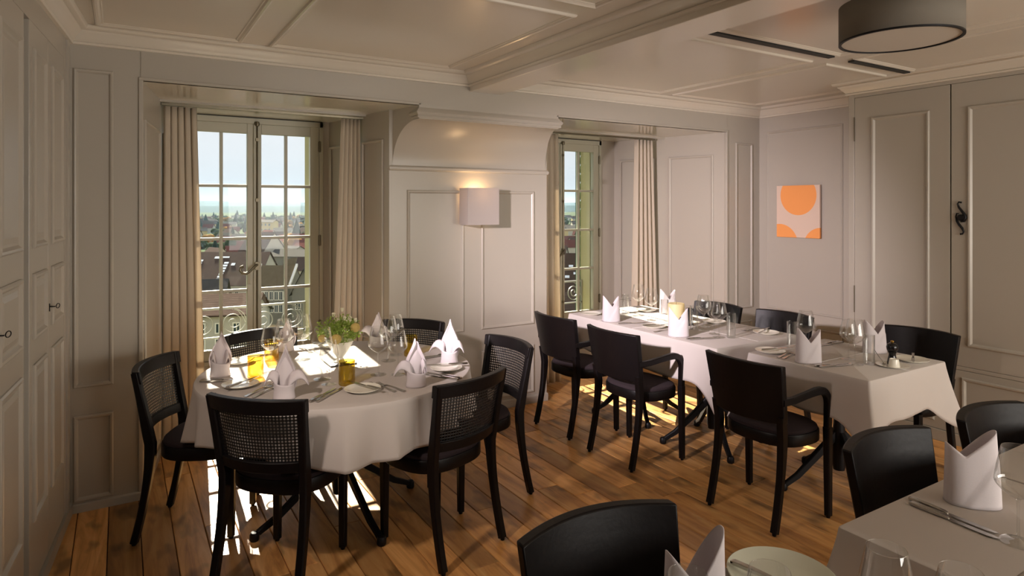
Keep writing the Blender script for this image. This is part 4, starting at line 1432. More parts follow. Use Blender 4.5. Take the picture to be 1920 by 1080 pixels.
# pepper mill, saucer, salt cellar with spoon
t = thing('saucer', 'small white saucer carrying the pepper mill and salt cellar', 'saucer', (3.435, 1.808, Z0))
MB().lathe([(0, 0), (0.045, 0), (0.078, 0.008), (0.079, 0.0095), (0.05, 0.0045), (0, 0.0040)], 40).build('dish', M['china'], t, smooth='auto')
t = thing('pepper_mill', 'black turned pepper mill with a small brass knob', 'pepper mill', (3.463, 1.826, Z0 + 0.0046))
MB().lathe([(0.0, 0), (0.024, 0), (0.025, 0.008), (0.022, 0.022), (0.0175, 0.044), (0.0165, 0.055), (0.021, 0.062), (0.0215, 0.066)], 28).build('body', M['black_gloss'], t, smooth='auto')
MB().lathe([(0.0185, 0.0665), (0.026, 0.074), (0.0285, 0.088), (0.026, 0.101), (0.017, 0.109), (0.0, 0.111)], 28).build('head', M['black_gloss'], t, smooth='auto')
MB().lathe([(0.004, 0.110), (0.005, 0.114), (0.0085, 0.117), (0.0085, 0.121), (0.004, 0.124), (0, 0.1245)], 16).build('knob', M['brass'], t, smooth='auto')
t = thing('salt_cellar', 'small white salt cellar in front of the pepper mill', 'salt cellar', (3.412, 1.790, Z0 + 0.0046))
MB().lathe([(0, 0), (0.027, 0), (0.027, 0.003), (0.021, 0.040), (0.019, 0.041), (0.018, 0.037), (0.0, 0.034)], 28).build('pot', M['china'], t, smooth='auto')
t = thing('salt_spoon', 'tiny steel spoon leaning beside the pepper mill', 'spoon', (3.405, 1.838, Z0 + 0.012))
MB().bar([(0, 0, 0.0), (-0.012, 0.012, 0.025), (-0.024, 0.026, 0.052), (-0.030, 0.034, 0.066)], [0.003, 0.003, 0.006, 0.008], 0.002).build('handle', M['silver'], t)
MB().lathe([(0, -0.008), (0.007, -0.005), (0.009, 0.0), (0.0075, 0.001), (0.0, -0.005)], 14).build('bowl', M['silver'], t, smooth='auto')

# candles
t = thing('pillar_candle', 'thick cream pillar candle between the napkins of the long table', 'candle', (3.375, 3.275, Z0))
MB().lathe([(0, 0), (0.056, 0), (0.058, 0.003), (0.058, 0.138), (0.055, 0.142), (0.050, 0.139), (0.0, 0.128)], 36).build('wax', M['candle'], t, smooth='auto')
MB().tube([(0, 0, 0.127), (0.001, 0, 0.142), (0.004, 0, 0.15)], 0.0014, 6).build('wick', M['wick'], t)
t = thing('pepper_mill', 'dark pepper mill standing behind the tall tumbler of the long table', 'pepper mill', (3.395, 3.165, Z0))
MB().lathe([(0.0, 0), (0.024, 0), (0.025, 0.008), (0.022, 0.03), (0.0175, 0.06), (0.021, 0.076), (0.0215, 0.08)], 24).build('body', M['black_gloss'], t, smooth='auto')
MB().lathe([(0.0185, 0.0805), (0.026, 0.09), (0.0275, 0.105), (0.026, 0.118), (0.0, 0.126)], 24).build('head', M['black_gloss'], t, smooth='auto')

# flower bowl
VX, VY = 0.998, 3.380
MB_ = MB().box(VX - 0.07, VX + 0.07, VY - 0.07, VY + 0.07, Z0, Z0 + 0.008)
tag(MB_.build('slate_coaster', M['stone_tray'], bevel=0.002), 'dark flat coaster under the flower bowl', 'coaster')
t = thing('footed_bowl', 'white footed bowl holding the green flower arrangement', 'bowl', (VX, VY, Z0 + 0.0082))
MB().lathe([(0, 0), (0.034, 0), (0.035, 0.004), (0.020, 0.012), (0.016, 0.022), (0.024, 0.034), (0.042, 0.056), (0.058, 0.085), (0.071, 0.112), (0.0695, 0.1125), (0.056, 0.086), (0.040, 0.058), (0.02, 0.038), (0.0, 0.034)], 36).build('body', M['china'], t, smooth='auto')
t = thing('flower_arrangement', 'round arrangement of green leaves, straw blossoms and white bells in the footed bowl', 'flowers', (VX, VY, Z0 + 0.115))
rl = random.Random(11)
mb = MB()
for k in range(1700):
    th = rl.uniform(0, 2 * PI); cz = rl.uniform(-0.35, 1)
    rr_ = (0.118 + rl.uniform(-0.036, 0.018)) * (0.8 + 0.2 * math.sin(3 * th))
    sxy = math.sqrt(max(0, 1 - cz * cz))
    c = Vector((rr_ * sxy * math.cos(th), rr_ * sxy * math.sin(th), 0.045 + rr_ * 0.75 * cz))
    if c.z < 0.004 and c.xy.length < 0.066: continue
    d = Vector((rl.gauss(0, 1), rl.gauss(0, 1), rl.gauss(0.4, 1))).normalized()
    e = d.orthogonal().normalized()
    e = (e * math.cos(rl.uniform(0, 6)) + d.cross(e) * math.sin(rl.uniform(0, 6))).normalized()
    L = rl.uniform(0.008, 0.017); W = L * 0.42
    mb.add([c, c + d * L * .5 + e * W, c + d * L, c + d * L * .5 - e * W], [(0, 1, 2, 3)])
f = mb.build('foliage', M['leaf'], t, fix=False); f['kind'] = 'stuff'
mb = MB()
for k in range(26):
    a = rl.uniform(0, 2 * PI); r = rl.uniform(0.0, 0.05)
    top = (r * 2.0 * math.cos(a), r * 2.0 * math.sin(a), 0.10 + rl.uniform(0, 0.045))
    mb.tube([(r * 0.3 * math.cos(a), r * 0.3 * math.sin(a), -0.02), (r * math.cos(a), r * math.sin(a), 0.06), top], 0.0009, 4)
st = mb.build('stems', M['leaf'], t); st['kind'] = 'stuff'
bs = None
for (x, y, z, r) in ((0.050, -0.100, 0.085, 0.024), (-0.050, -0.100, 0.035, 0.026), (-0.100, -0.02, 0.030, 0.020)):
    mb = MB()
    mb.lathe([(r * math.sin(PI * i / 10) * (1 + 0.07 * (i % 2)), r * (1 - math.cos(PI * i / 10)) - r) for i in range(1, 10)], 18)
    mb.build('blossom', M['bloom'], t, loc=(x, y, z))
for k in range(9):
    a = rl.uniform(0, 2 * PI); r = rl.uniform(0.0, 0.085); z = rl.uniform(0.085, 0.150)
    bl = MB().lathe([(0.003, 0.0), (0.0075, 0.004), (0.009, 0.010), (0.010, 0.018), (0.0115, 0.021)], 10, cap=False).build('bell', M['bell'], t, smooth=True, loc=(r * math.cos(a), r * math.sin(a), z), rot=(rl.uniform(-.5, .5), rl.uniform(-.5, .5), 0))

# ------------------------------------------------------------------ wall lamp, ceiling lamp, painting
t = thing('wall_lamp', 'square white fabric wall lamp glowing on the pier panel', 'wall lamp', (2.285, PY, 1.572))
w2, h2, dp = 0.131, 0.136, 0.150
mb = MB()
mb.box(-w2, w2, -dp, -dp + 0.004, -h2, h2); mb.box(-w2, -w2 + 0.004, -dp + 0.004, -0.012, -h2, h2); mb.box(w2 - 0.004, w2, -dp + 0.004, -0.012, -h2, h2)
mb.build('lamp_shade', M['shade_white'], t)
MB().box(-0.04, 0.04, -0.016, 0.0, -0.06, 0.06).build('back_plate', M['frame'], t)
MB().tube([(0, -0.016, 0), (0, -0.06, 0), (0, -0.07, 0.03)], 0.008, 8).build('lamp_holder', M['frame'], t)
em = bpy.data.materials.new('bulb_glow'); em.use_nodes = True
pn = em.node_tree.nodes['Principled BSDF']
pn.inputs['Emission Color'].default_value = (1.0, 0.62, 0.28, 1); pn.inputs['Emission Strength'].default_value = 12
MB().lathe([(0.0, 0), (0.012, 0.004), (0.022, 0.022), (0.020, 0.04), (0.0, 0.052)], 16, (0, -0.07, 0.03)).build('bulb', em, t, smooth=True)
lp = bpy.data.lights.new('lamp_light', 'POINT'); lp.energy = 1.6; lp.color = (1.0, 0.62, 0.30); lp.shadow_soft_size = 0.03
lo = bpy.data.objects.new('lamp_light', lp); COL.objects.link(lo); lo.parent = t; lo.location = (0, -0.07, 0.11)

LX, LY, LZ, LR = 2.845, 1.470, 2.285, 0.232
t = thing('ceiling_lamp', 'grey fabric drum lamp hanging under the ceiling', 'ceiling lamp', (LX, LY, LZ))
mb = MB().lathe([(LR, 0.0), (LR, 0.16)], 72, cap=False)
mb.build('drum_shade', M['shade_grey'], t, smooth='auto', solid=0.002)
mb = MB().lathe([(LR + 0.0015, -0.001), (LR + 0.0015, 0.006), (LR - 0.010, 0.006), (LR - 0.010, -0.001), (LR + 0.0015, -0.001)], 72, cap=False)
mb.build('bottom_ring', M['iron'], t, smooth='auto')
MB().lathe([(LR - 0.0105, 0.004), (LR - 0.0105, 0.009)], 72).build('diffuser', M['diffuser'], t)
MB().lathe([(0.05, 0.190), (0.06, 0.196), (0.06, ZC - LZ - 0.0005)], 24).build('ceiling_cup', M['frame'], t)
MB().tube([(0, 0, 0.009), (0, 0, 0.195)], 0.006, 8).build('rod', M['bronze'], t)

pm = bpy.data.materials.new('orange_circles_print'); pm.use_nodes = True
tt = pm.node_tree; pbs = tt.nodes['Principled BSDF']; pbs.inputs['Roughness'].default_value = 0.8
tcn = tt.nodes.new('ShaderNodeTexCoord')
prev = None
for (cx_, cz_, r_) in ((0.005, 0.145, 0.178), (-0.180, -0.300, 0.185), (0.225, -0.305, 0.165)):
    vd = tt.nodes.new('ShaderNodeVectorMath'); vd.operation = 'MULTIPLY'; vd.inputs[1].default_value = (1, 0, 1)
    tt.links.new(tcn.outputs['Object'], vd.inputs[0])
    ds = tt.nodes.new('ShaderNodeVectorMath'); ds.operation = 'DISTANCE'; ds.inputs[1].default_value = (cx_, 0, cz_)
    tt.links.new(vd.outputs[0], ds.inputs[0])
    lt_ = tt.nodes.new('ShaderNodeMath'); lt_.operation = 'LESS_THAN'; lt_.inputs[1].default_value = r_
    tt.links.new(ds.outputs['Value'], lt_.inputs[0])
    if prev:
        mx_ = tt.nodes.new('ShaderNodeMath'); mx_.operation = 'MAXIMUM'
        tt.links.new(prev, mx_.inputs[0]); tt.links.new(lt_.outputs[0], mx_.inputs[1]); prev = mx_.outputs[0]
    else: prev = lt_.outputs[0]
mxc = tt.nodes.new('ShaderNodeMix'); mxc.data_type = 'RGBA'
mxc.inputs['A'].default_value = srgb(216, 192, 174); mxc.inputs['B'].default_value = srgb(240, 158, 88)
tt.links.new(prev, mxc.inputs['Factor']); tt.links.new(mxc.outputs['Result'], pbs.inputs['Base Color'])
MBp = MB().box(-0.213, 0.213, -0.011, 0.011, -0.234, 0.234)
pg = MBp.build('canvas_painting', pm, bevel=0.002, loc=(RX - 0.024, 3.547, 1.525), rot=(0, 0, -PI / 2))
tag(pg, 'square canvas with large orange circles hanging on the right wall', 'painting')

# ------------------------------------------------------------------ the town below the windows (ground 30 m under the floor)
GZ = -30.0
DX = Vector((math.cos(YAW), -math.sin(YAW), 0)); DY = Vector((math.sin(YAW), math.cos(YAW), 0))
def at(a, d, z=GZ):
    """a point d metres out along the view axis of the terrace, at bearing tangent a"""
    p = DX * (a * d) + DY * d
    return Vector((p.x, p.y, z))
M['field'] = mat('autumn_meadow', srgb(62, 72, 42), 0.95, noise=(0.02, 0.35))
M['forest'] = mat('distant_forest', srgb(36, 54, 54), 0.95, noise=(0.02, 0.3), bump=(0.05, 1.0))
M['roof_brown'] = roof_mat('brown_tiles', srgb(82, 67, 57))
M['roof_red'] = roof_mat('red_tiles', srgb(104, 58, 48))
M['roof_grey'] = roof_mat('grey_tiles', srgb(82, 79, 73))
M['roof_tan'] = roof_mat('weathered_tiles', srgb(112, 99, 76))
M['plaster_w'] = mat('pale_plaster', srgb(184, 178, 163), 0.9, noise=(0.4, 0.06))
M['plaster_c'] = mat('cream_plaster', srgb(192, 174, 124), 0.9, noise=(0.3, 0.05))
M['plaster_g'] = mat('grey_plaster', srgb(124, 121, 110), 0.9, noise=(0.4, 0.08))
M['pane_far'] = mat('dark_window_pane', srgb(62, 72, 76), 0.15)
M['skylight'] = mat('skylight_painted_glare', srgb(240, 244, 244), 0.3)  # white base colour stands in for the sun glare on the panes
M['white_trim'] = mat('white_stone_trim', srgb(235, 230, 214), 0.8)
M['crown_green'] = mat('green_crown', srgb(48, 60, 28), 0.9, rand=0.25, noise=(0.5, 0.4))
M['crown_dark'] = mat('dark_conifer', srgb(34, 48, 36), 0.9, rand=0.2, noise=(0.5, 0.4))
M['crown_gold'] = mat('autumn_crown', srgb(122, 88, 34), 0.9, rand=0.2, noise=(0.5, 0.4))
M['bark'] = mat('bark', srgb(80, 66, 52), 0.9)
for k_ in ('field', 'forest', 'roof_brown', 'roof_red', 'roof_grey', 'roof_tan', 'plaster_w', 'plaster_c', 'plaster_g', 'white_trim', 'crown_green', 'crown_dark', 'crown_gold'):
    M[k_].node_tree.nodes['Principled BSDF'].inputs['Specular IOR Level'].default_value = 0.02   # matt surfaces
    M[k_].node_tree.nodes['Principled BSDF'].inputs['Roughness'].default_value = 1.0

g = MB()
n = 48
g.add([(0, 12, GZ)] + [(9000 * math.cos(2 * PI * k / n), 12 + 9000 * math.sin(2 * PI * k / n), GZ) for k in range(n)], [(0, 1 + k, 1 + (k + 1) % n) for k in range(n)])
tag(g.build('terrain', M['field']), kind='structure')
def hill(d, a0, a1, zt, amp, seed, m, depth):
    r = random.Random(seed)
    ph = [r.uniform(0, 6) for _ in range(5)]
    def fn(u, v):
        a = a0 + (a1 - a0) * u
        h = zt + amp * (math.sin(9 * u + ph[0]) + 0.5 * math.sin(23 * u + ph[1]) + 0.25 * math.sin(61 * u + ph[2]) + 0.22 * math.sin(170 * u + ph[3]))
        p = at(a, d + depth * v)
        z = GZ - 1 + (h - GZ) * math.sin(PI / 2 * min(1, v * 1.6)) if v < 0.999 else GZ - 1
        return (p.x, p.y, z)
    o = MB().grid(fn, 220, 10).build('hill', m, None, smooth=True)
    return tag(o, kind='structure')
hill(1700, -1.6, 1.2, -24.0, 3.0, 3, M['field'], 900)
hill(2500, -1.8, 1.4, 2.0, 4.0, 1, M['forest'], 1500)
hill(4300, -1.9, 1.5, 40.0, 11.0, 2, M['forest'], 2500)

def gable(name, label, p, wd, dp, he, hr, rot, mw, mr, rows=None, ridge='x', group=None, eave=0.5, cat='house', skyl=(), trim=False, win=(1.0, 1.5)):
    """house: wd across, dp deep, he eaves height, hr ridge height above its base; ridge along its width or its depth"""
    t = thing(name, label, cat, p, rot, group)
    x, y = wd / 2, dp / 2
    mb = MB()
    if ridge == 'x':
        mb.add([(-x, -y, 0), (x, -y, 0), (x, y, 0), (-x, y, 0), (-x, -y, he), (x, -y, he), (x, y, he), (-x, y, he), (-x, 0, hr - 0.15), (x, 0, hr - 0.15)],
               [(0, 1, 5, 4), (2, 3, 7, 6), (1, 2, 6, 9, 5), (3, 0, 4, 8, 7)])
    else:
        mb.add([(-x, -y, 0), (x, -y, 0), (x, y, 0), (-x, y, 0), (-x, -y, he), (x, -y, he), (x, y, he), (-x, y, he), (0, -y, hr - 0.15), (0, y, hr - 0.15)],
               [(1, 2, 6, 5), (3, 0, 4, 7), (0, 1, 5, 8, 4), (2, 3, 7, 9, 6)])
    mb.build('walls', mw, t)
    e = eave; th = 0.18
    rb = MB()
    if ridge == 'x':
        sl = (hr - he) / y
        for s in (-1, 1):
            rb.add([(-x - e, s * (y + e), he - sl * e), (x + e, s * (y + e), he - sl * e), (x + e, 0, hr), (-x - e, 0, hr), (-x - e, s * (y + e), he - sl * e + th), (x + e, s * (y + e), he - sl * e + th), (x + e, 0, hr + th), (-x - e, 0, hr + th)],
                   [(0, 1, 2, 3), (4, 5, 6, 7), (0, 1, 5, 4), (1, 2, 6, 5), (3, 0, 4, 7)])
    else:
        sl = (hr - he) / x
        for s in (-1, 1):
            rb.add([(s * (x + e), -y - e, he - sl * e), (s * (x + e), y + e, he - sl * e), (0, y + e, hr), (0, -y - e, hr), (s * (x + e), -y - e, he - sl * e + th), (s * (x + e), y + e, he - sl * e + th), (0, y + e, hr + th), (0, -y - e, hr + th)],
                   [(0, 1, 2, 3), (4, 5, 6, 7), (0, 1, 5, 4), (1, 2, 6, 5), (3, 0, 4, 7)])
    rf = rb.build('roof', mr, t)
    if rows:
        for z, xs in rows:
            for wx in xs:
                a, b = win[0] / 2, win[1]
                mb = MB()
                for bx in ((wx - a - 0.12, wx - a, z - 0.12, z + b + 0.12), (wx + a, wx + a + 0.12, z - 0.12, z + b + 0.12), (wx - a, wx + a, z - 0.12, z), (wx - a, wx + a, z + b, z + b + 0.12), (wx - 0.04, wx + 0.04, z, z + b)):
                    mb.box(bx[0], bx[1], -y - 0.06, -y + 0.02, bx[2], bx[3])
                fw = mb.build('window', M['white_trim'], t)
                MB().box(wx - a, wx + a, -y - 0.02, -y + 0.03, z, z + b).build('pane', M['pane_far'], fw)
    for (u, v, w_, h_) in skyl:       # skylights in the roof slope facing the terrace (u across, v up the slope 0..1)
        yy = lambda q: -y + y * q
        zz = lambda q: he + (hr - he) * q + th + 0.10
        MB().add([(u - w_, yy(v), zz(v)), (u + w_, yy(v), zz(v)), (u + w_, yy(v + h_), zz(v + h_)), (u - w_, yy(v + h_), zz(v + h_)),
                  (u - w_, yy(v), zz(v) - 0.2), (u + w_, yy(v), zz(v) - 0.2), (u + w_, yy(v + h_), zz(v + h_) - 0.2), (u - w_, yy(v + h_), zz(v + h_) - 0.2)],
                 [(0, 1, 2, 3), (0, 1, 5, 4), (1, 2, 6, 5), (2, 3, 7, 6), (3, 0, 4, 7)]).build('skylight', M['skylight'], t)
    if trim:
        mb = MB()
        for s in (-1, 1):
            mb.add([(s * (x + e), -y - e, he - sl * e), (s * (x + e + 0.5), -y - e, he - sl * e), (s * (x + e + 0.5), 0, hr), (s * (x + e), 0, hr),
                    (s * (x + e), -y - e, he - sl * e + 0.6), (s * (x + e + 0.5), -y - e, he - sl * e + 0.6), (s * (x + e + 0.5), 0, hr + 0.6), (s * (x + e), 0, hr + 0.6)],
                   [(0, 1, 2, 3), (4, 5, 6, 7), (0, 1, 5, 4), (1, 2, 6, 5), (2, 3, 7, 6), (3, 0, 4, 7)])
        mb.build('gable_coping', M['white_trim'], t)
    return t
def B(px): return (px - 960) / 1200.0
# big tiled roof with stepped skylights, left of the window's middle
sk = [(-6.0, .18 + .085 * k, 0.7, .05) for k in range(7)] + [(2.6, .02 + .085 * k, 0.7, .05) for k in range(8)] + [(-1.2, .78, .8, .06), (1.6, .80, 1.1, .04), (-10.5, .52, .6, .07), (5.0, .56, .6, .07)]
gable('town_hall', 'wide building with a long brown roof and stepped skylights seen through the left window', at(B(420), 215), 30, 26, 6.5, 15.8, -YAW + 0.05, M['plaster_w'], M['roof_brown'], rows=((3.4, (-9, -6, -3, 0, 3, 6, 9)),), skyl=sk, cat='building')
gable('gabled_house', 'house with a weathered roof between white gable copings seen through the left window', at(B(523), 158), 8.2, 9.5, 12.3, 16.6, -YAW - 0.02, M['plaster_g'], M['roof_tan'],
      rows=((9.0, (-3.4, -2.3, -1.2, 0, 1.2, 2.3, 3.4)), (6.0, (-3.4, -2.3, -1.2, 0, 1.2, 2.3, 3.4))), trim=True, eave=0.1, win=(0.75, 1.9))
gable('gabled_house', 'grey house with a steep dark gable right of the weathered roof', at(B(577), 150), 5.0, 9, 12.0, 17.0, -YAW + 0.1, M['plaster_g'], M['roof_grey'], ridge='y', rows=((8.0, (-1.2, 1.2)),))
gable('townhouse', 'pale town house with two rows of dark windows just below the balcony', at(B(408), 74, -28), 9.0, 8, 17.6, 19.2, -YAW + 0.22, M['plaster_w'], M['roof_brown'],
      rows=((15.6, (-2.6, -0.8, 1.0, 2.8)), (13.9, (-2.6, -0.8, 1.0, 2.8)), (12.0, (-2.6, -0.8, 1.0, 2.8))), win=(0.6, 0.95))
gable('townhouse', 'pale plain building between the two casements below the balcony', at(B(452), 105), 6.0, 9, 14.0, 16.5, -YAW, M['plaster_w'], M['roof_grey'], rows=((11.0, (-1.6, 0.4)), (7.8, (-1.6, 0.4))))
gable('palace', 'cream palace with a dark flat roof and rows of windows in the distance', at(B(497), 600, -27), 19, 16, 13.0, 15.0, -YAW, M['plaster_c'], M['roof_grey'],
      rows=((9.6, (-7, -3.5, 0, 3.5, 7)), (5.0, (-7, -3.5, 0, 3.5, 7)), (1.2, (-7, -3.5, 0, 3.5, 7))), eave=1.0, win=(1.5, 2.0), cat='building')
gable('gabled_house', 'brown roofed house behind the gabled house, its pale gable turned right', at(B(492), 300), 16, 15, 9.0, 19.0, -YAW - 0.5, M['plaster_w'], M['roof_brown'], skyl=((3, .75, .7, .06), (5, .75, .7, .06), (-2, .2, 1.2, .2)))
t = gable('market_hall', 'grey hall with a round arch at the right of the left window view', at(B(563), 290), 22, 16, 9.0, 11.5, -YAW, M['plaster_g'], M['roof_grey'], cat='building')
MB().prism([(5.2 * math.cos(PI * k / 14), 5.0 * math.sin(PI * k / 14)) for k in range(15)], 0, 0.5).build('arch', M['roof_tan'], t, loc=(0, -8.2, 3.6), rot=(PI / 2, 0, 0))
gable('workshop', 'low building with a tan sloping roof under the right casement', at(B(572), 62, -26), 7.0, 7, 13.0, 15.6, -YAW - 0.3, M['plaster_c'], M['roof_tan'], skyl=((-1.5, .3, .25, .5), (-0.7, .3, .25, .5)))
gable('workshop', 'low dark-roofed building left below the balcony', at(B(385), 118), 7.0, 9, 14.5, 17.8, -YAW + 0.3, M['plaster_w'], M['roof_grey'], skyl=((-1.0, .4, .6, .12),))
# seen through the right window
t = gable('townhouse', 'town house with green shutters below the right window', at(B(1068), 55, -26), 9, 8, 17.0, 20.0, -YAW + 0.05, M['plaster_g'], M['roof_brown'])
for z in (15.6, 14.0, 12.4):
    for x in (-3.2, -1.9, -0.6, 0.7, 2.0, 3.3):
        mb = MB().box(x - 0.28, x + 0.28, -4.07, -4.0, z, z + 1.0)
        fw = mb.build('window', M['white_trim'], t)
        MB().box(x - 0.22, x + 0.22, -4.09, -4.02, z + 0.06, z + 0.94).build('pane', M['pane_far'], fw)
        for s in (-1, 1):
            sh = MB()
            for q in range(6):
                sh.box(x + s * 0.48 - 0.18, x + s * 0.48 + 0.18, -4.10, -4.03, z + q * 0.167, z + q * 0.167 + 0.14)
            sh.build('shutter', M['green_paint'], t)
gable('gabled_house', 'brown roofed house higher up in the right window view', at(B(1064), 180), 22, 18, 9.0, 18.0, -YAW - 0.1, M['plaster_w'], M['roof_brown'], skyl=((0, .3, .6, .06), (-1.5, .55, .6, .06), (1.0, .6, .6, .05), (2.2, .4, .5, .05)))
gable('gabled_house', 'white walled house with a grey roof in the right window view', at(B(1075), 130), 8, 10, 9.5, 13.0, -YAW + 0.4, M['plaster_w'], M['roof_grey'], rows=((6.5, (-2.5, 0, 2.5)),))
# town roofs between
rt = random.Random(21)
protos = []
for k, (wd, dp, he, hr, mw, mr) in enumerate(((11, 9, 6, 10, 'plaster_w', 'roof_red'), (13, 10, 6, 10.5, 'plaster_w', 'roof_brown'), (10, 9, 7, 10, 'plaster_c', 'roof_grey'), (16, 11, 8, 11, 'plaster_w', 'roof_grey'))):
    protos.append((wd, dp, he, hr, mw, mr))
names = ['red-roofed', 'brown-roofed', 'cream grey-roofed', 'long grey-roofed']
used = {}
def small_house(a, d, k):
    wd, dp, he, hr, mw, mr = protos[k]
    p = at(a, d)
    if k in used:
        o = copy_tree(used[k]); o.location = p; o.rotation_euler = (0, 0, rt.uniform(-0.7, 0.7) - YAW)
    else:
        o = gable('small_house', 'small %s house of the distant town below the windows' % names[k], p, wd, dp, he, hr, rt.uniform(-0.7, 0.7) - YAW, M[mw], M[mr], group='%s houses of the distant town' % names[k])
        used[k] = o
taken = []
def free(a, d, r):
    p = at(a, d)
    if any((p - q).length < r + rq for q, rq in taken): return False
    taken.append((p, r)); return True
for px_, d_, r_ in ((420, 215, 22), (523, 158, 10), (577, 150, 8), (497, 600, 17), (492, 300, 15), (563, 290, 17), (1064, 180, 18), (1075, 130, 10), (452, 105, 8), (385, 118, 8)):
    taken.append((at(B(px_), d_), r_))
sm = []
def band(i):
    return (B(1025), B(1115)) if i % 5 == 0 else (B(325), B(625))
for i in range(190):
    lo_, hi_ = band(i)
    a = rt.uniform(lo_, hi_); d = 330 + 1050 * rt.random() ** 1.3
    if free(a, d, 9.5): small_house(a, d, rt.choice((0, 0, 1, 1, 2, 3)))
for i in range(40):
    a = rt.uniform(B(352), B(600)); d = rt.uniform(235, 330)
    if free(a, d, 10): small_house(a, d, rt.choice((0, 1, 1, 2, 3)))
def crown_mesh(seed, conifer):
    r = random.Random(seed)
    bm = bmesh.new()
    bmesh.ops.create_icosphere(bm, subdivisions=3, radius=1.0)
    ph = [Vector((r.uniform(-6, 6), r.uniform(-6, 6), r.uniform(-6, 6))) for _ in range(3)]
    from mathutils import noise
    for v in bm.verts:
        c = v.co.copy()
        k = 1 + 0.35 * noise.noise(c * 1.7 + ph[0]) + 0.22 * noise.noise(c * 4.5 + ph[1])
        if conifer:
            f = (c.z + 1) / 2
            v.co = Vector((c.x * k * (1.15 - f) * 0.62, c.y * k * (1.15 - f) * 0.62, f * 2.9))
        else:
            v.co = Vector((c.x * k, c.y * k, 0.9 + c.z * k * 0.85))
    me = bpy.data.meshes.new('crown')
    bm.to_mesh(me); bm.free()
    for p in me.polygons: p.use_smooth = True
    return me
kinds = []
for nm, mk_, con, lab in (('leafy_tree', 'crown_green', False, 'round green tree between the distant houses'), ('conifer', 'crown_dark', True, 'dark pointed conifer between the distant houses'), ('autumn_tree', 'crown_gold', False, 'golden autumn tree between the distant houses')):
    me = crown_mesh(len(kinds) + 5, con); me.materials.append(M[mk_])
    kinds.append((nm, me, lab))
trunk = MB().lathe([(0.10, 0), (0.07, 0.5)], 8)
trunk_me = None
def tree(a, d, s, k):
    global trunk_me
    nm, me, lab = kinds[k]
    t = thing(nm, lab, 'tree', at(a, d), rt.uniform(0, 6), nm.replace('_', ' ') + 's of the distant town')
    c = bpy.data.objects.new('crown', me); COL.objects.link(c); c.parent = t
    if trunk_me is None:
        o = trunk.build('trunk', M['bark'], t); trunk_me = o.data
    else:
        o = bpy.data.objects.new('trunk', trunk_me); COL.objects.link(o); o.parent = t
    t.scale = (s, s, s)
for (px, d, s, k) in ((553, 480, 6.5, 2), (546, 520, 5, 2), (432, 560, 8, 0), (425, 600, 5, 2), (415, 560, 5, 1), (436, 520, 5, 1), (560, 620, 9, 0), (556, 560, 7, 1), (528, 600, 7, 0), (536, 640, 7, 1), (575, 68, 2.2, 0), (562, 66, 1.6, 0), (545, 75, 1.5, 2), (1068, 420, 8, 0), (1076, 460, 7, 2), (424, 245, 3, 0)):
    if free(B(px), d, s * 0.9): tree(B(px), d, s, k)

for i in range(260):
    lo_, hi_ = band(i)
    a = rt.uniform(lo_, hi_); d = 360 + 1150 * rt.random() ** 1.1
    sz = rt.uniform(3.5, 6.0) * (1.25 if d > 900 else 1)
    if free(a, d, sz * 1.05): tree(a, d, sz, rt.choice((0, 0, 0, 1, 1, 2)))
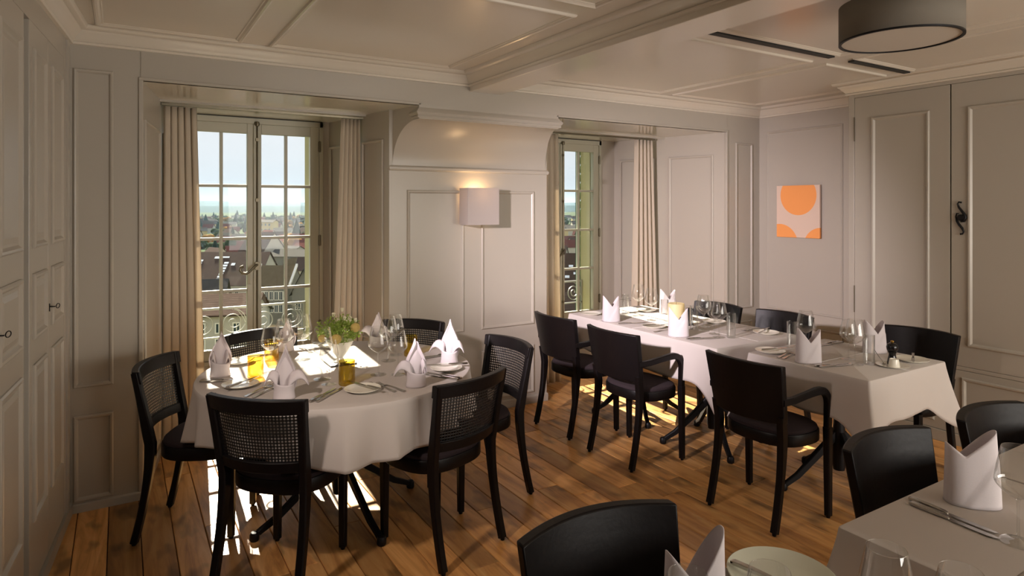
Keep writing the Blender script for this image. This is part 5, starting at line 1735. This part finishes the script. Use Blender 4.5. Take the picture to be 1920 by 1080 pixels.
# the town goes on to both sides of what the windows frame from here: one joined mass of houses
def town_rest():
    vs, fs, mi = [], [], []
    for i in range(520):
        a = rt.uniform(B(-250), B(1600)); d = 110 + 1250 * rt.random() ** 1.2
        if B(318) < a < B(632) or B(1018) < a < B(1122): continue
        if not free(a, d, 9): continue
        p = at(a, d); r = rt.uniform(-0.7, 0.7) - YAW
        x, y, he, hr = rt.uniform(5, 8), rt.uniform(4.2, 5.5), rt.uniform(6, 8), rt.uniform(10, 12)
        if d < 330: he += 4; hr += 4
        loc = [(-x, -y, 0), (x, -y, 0), (x, y, 0), (-x, y, 0), (-x, -y, he), (x, -y, he), (x, y, he), (-x, y, he), (-x, 0, hr), (x, 0, hr),
               (-x - .4, -y - .5, he - .5), (x + .4, -y - .5, he - .5), (x + .4, y + .5, he - .5), (-x - .4, y + .5, he - .5), (-x - .4, 0, hr + .2), (x + .4, 0, hr + .2)]
        n = len(vs); c_, s_ = math.cos(r), math.sin(r)
        vs += [(p.x + q[0] * c_ - q[1] * s_, p.y + q[0] * s_ + q[1] * c_, p.z + q[2]) for q in loc]
        m_ = rt.choice((1, 2, 2, 3))
        for f, k in (((0, 1, 5, 4), 0), ((2, 3, 7, 6), 0), ((1, 2, 6, 9, 5), 0), ((3, 0, 4, 8, 7), 0), ((10, 11, 15, 14), m_), ((12, 13, 14, 15), m_)):
            fs.append(tuple(q + n for q in f)); mi.append(k)
    me = bpy.data.meshes.new('rooftops')
    me.from_pydata(vs, [], fs)
    for k in ('plaster_w', 'roof_red', 'roof_brown', 'roof_grey'): me.materials.append(M[k])
    me.polygons.foreach_set('material_index', mi)
    o = bpy.data.objects.new('rooftops', me); COL.objects.link(o)
    tag(o, 'mass of town roofs carrying on to either side of the window views', 'rooftops', kind='stuff')
town_rest()
ORD = 'first second third fourth fifth sixth seventh eighth ninth tenth eleventh twelfth thirteenth fourteenth fifteenth sixteenth seventeenth eighteenth nineteenth twentieth'.split()
def ordinal(n):
    if n < 20: return ORD[n]
    tens = ['twentieth', 'thirtieth', 'fortieth', 'fiftieth', 'sixtieth', 'seventieth', 'eightieth', 'ninetieth']
    t, u = divmod(n + 1, 10)
    return tens[t - 2] if u == 0 else ['twenty', 'thirty', 'forty', 'fifty', 'sixty', 'seventy', 'eighty', 'ninety'][t - 2] + '-' + ORD[u - 1]
rank = {}
for o in COL.objects:
    if o.parent is None and o.get('group', '').endswith('distant town'):
        v = Vector(o.location) ; a = v.dot(DX) / v.dot(DY)
        rank.setdefault((o['group'], a > B(800)), []).append((a, o))
for (gname, right), lst in rank.items():
    for i, (a, o) in enumerate(sorted(lst, key=lambda q: q[0])):
        kind_ = o['label'].split(' of the distant')[0].split(' between')[0]
        o['label'] = '%s of the distant town, %s from the left in the %s window' % (kind_, ordinal(i), 'right' if right else 'left')

# valley haze: real scattering air over the town
hz = bpy.data.materials.new('valley_haze'); hz.use_nodes = True
hn = hz.node_tree; hn.nodes.clear()
ho = hn.nodes.new('ShaderNodeOutputMaterial'); hv = hn.nodes.new('ShaderNodeVolumeScatter')
hv.inputs['Color'].default_value = (0.55, 0.78, 1.0, 1); hv.inputs['Density'].default_value = 0.00005; hv.inputs['Anisotropy'].default_value = 0.25
hn.links.new(hv.outputs[0], ho.inputs['Volume'])
o = MB().box(-9000, 9000, 120, 9000, GZ - 2, 60).build('haze', hz)
tag(o, 'thin blue autumn haze lying over the town and the hills', 'haze', kind='stuff')
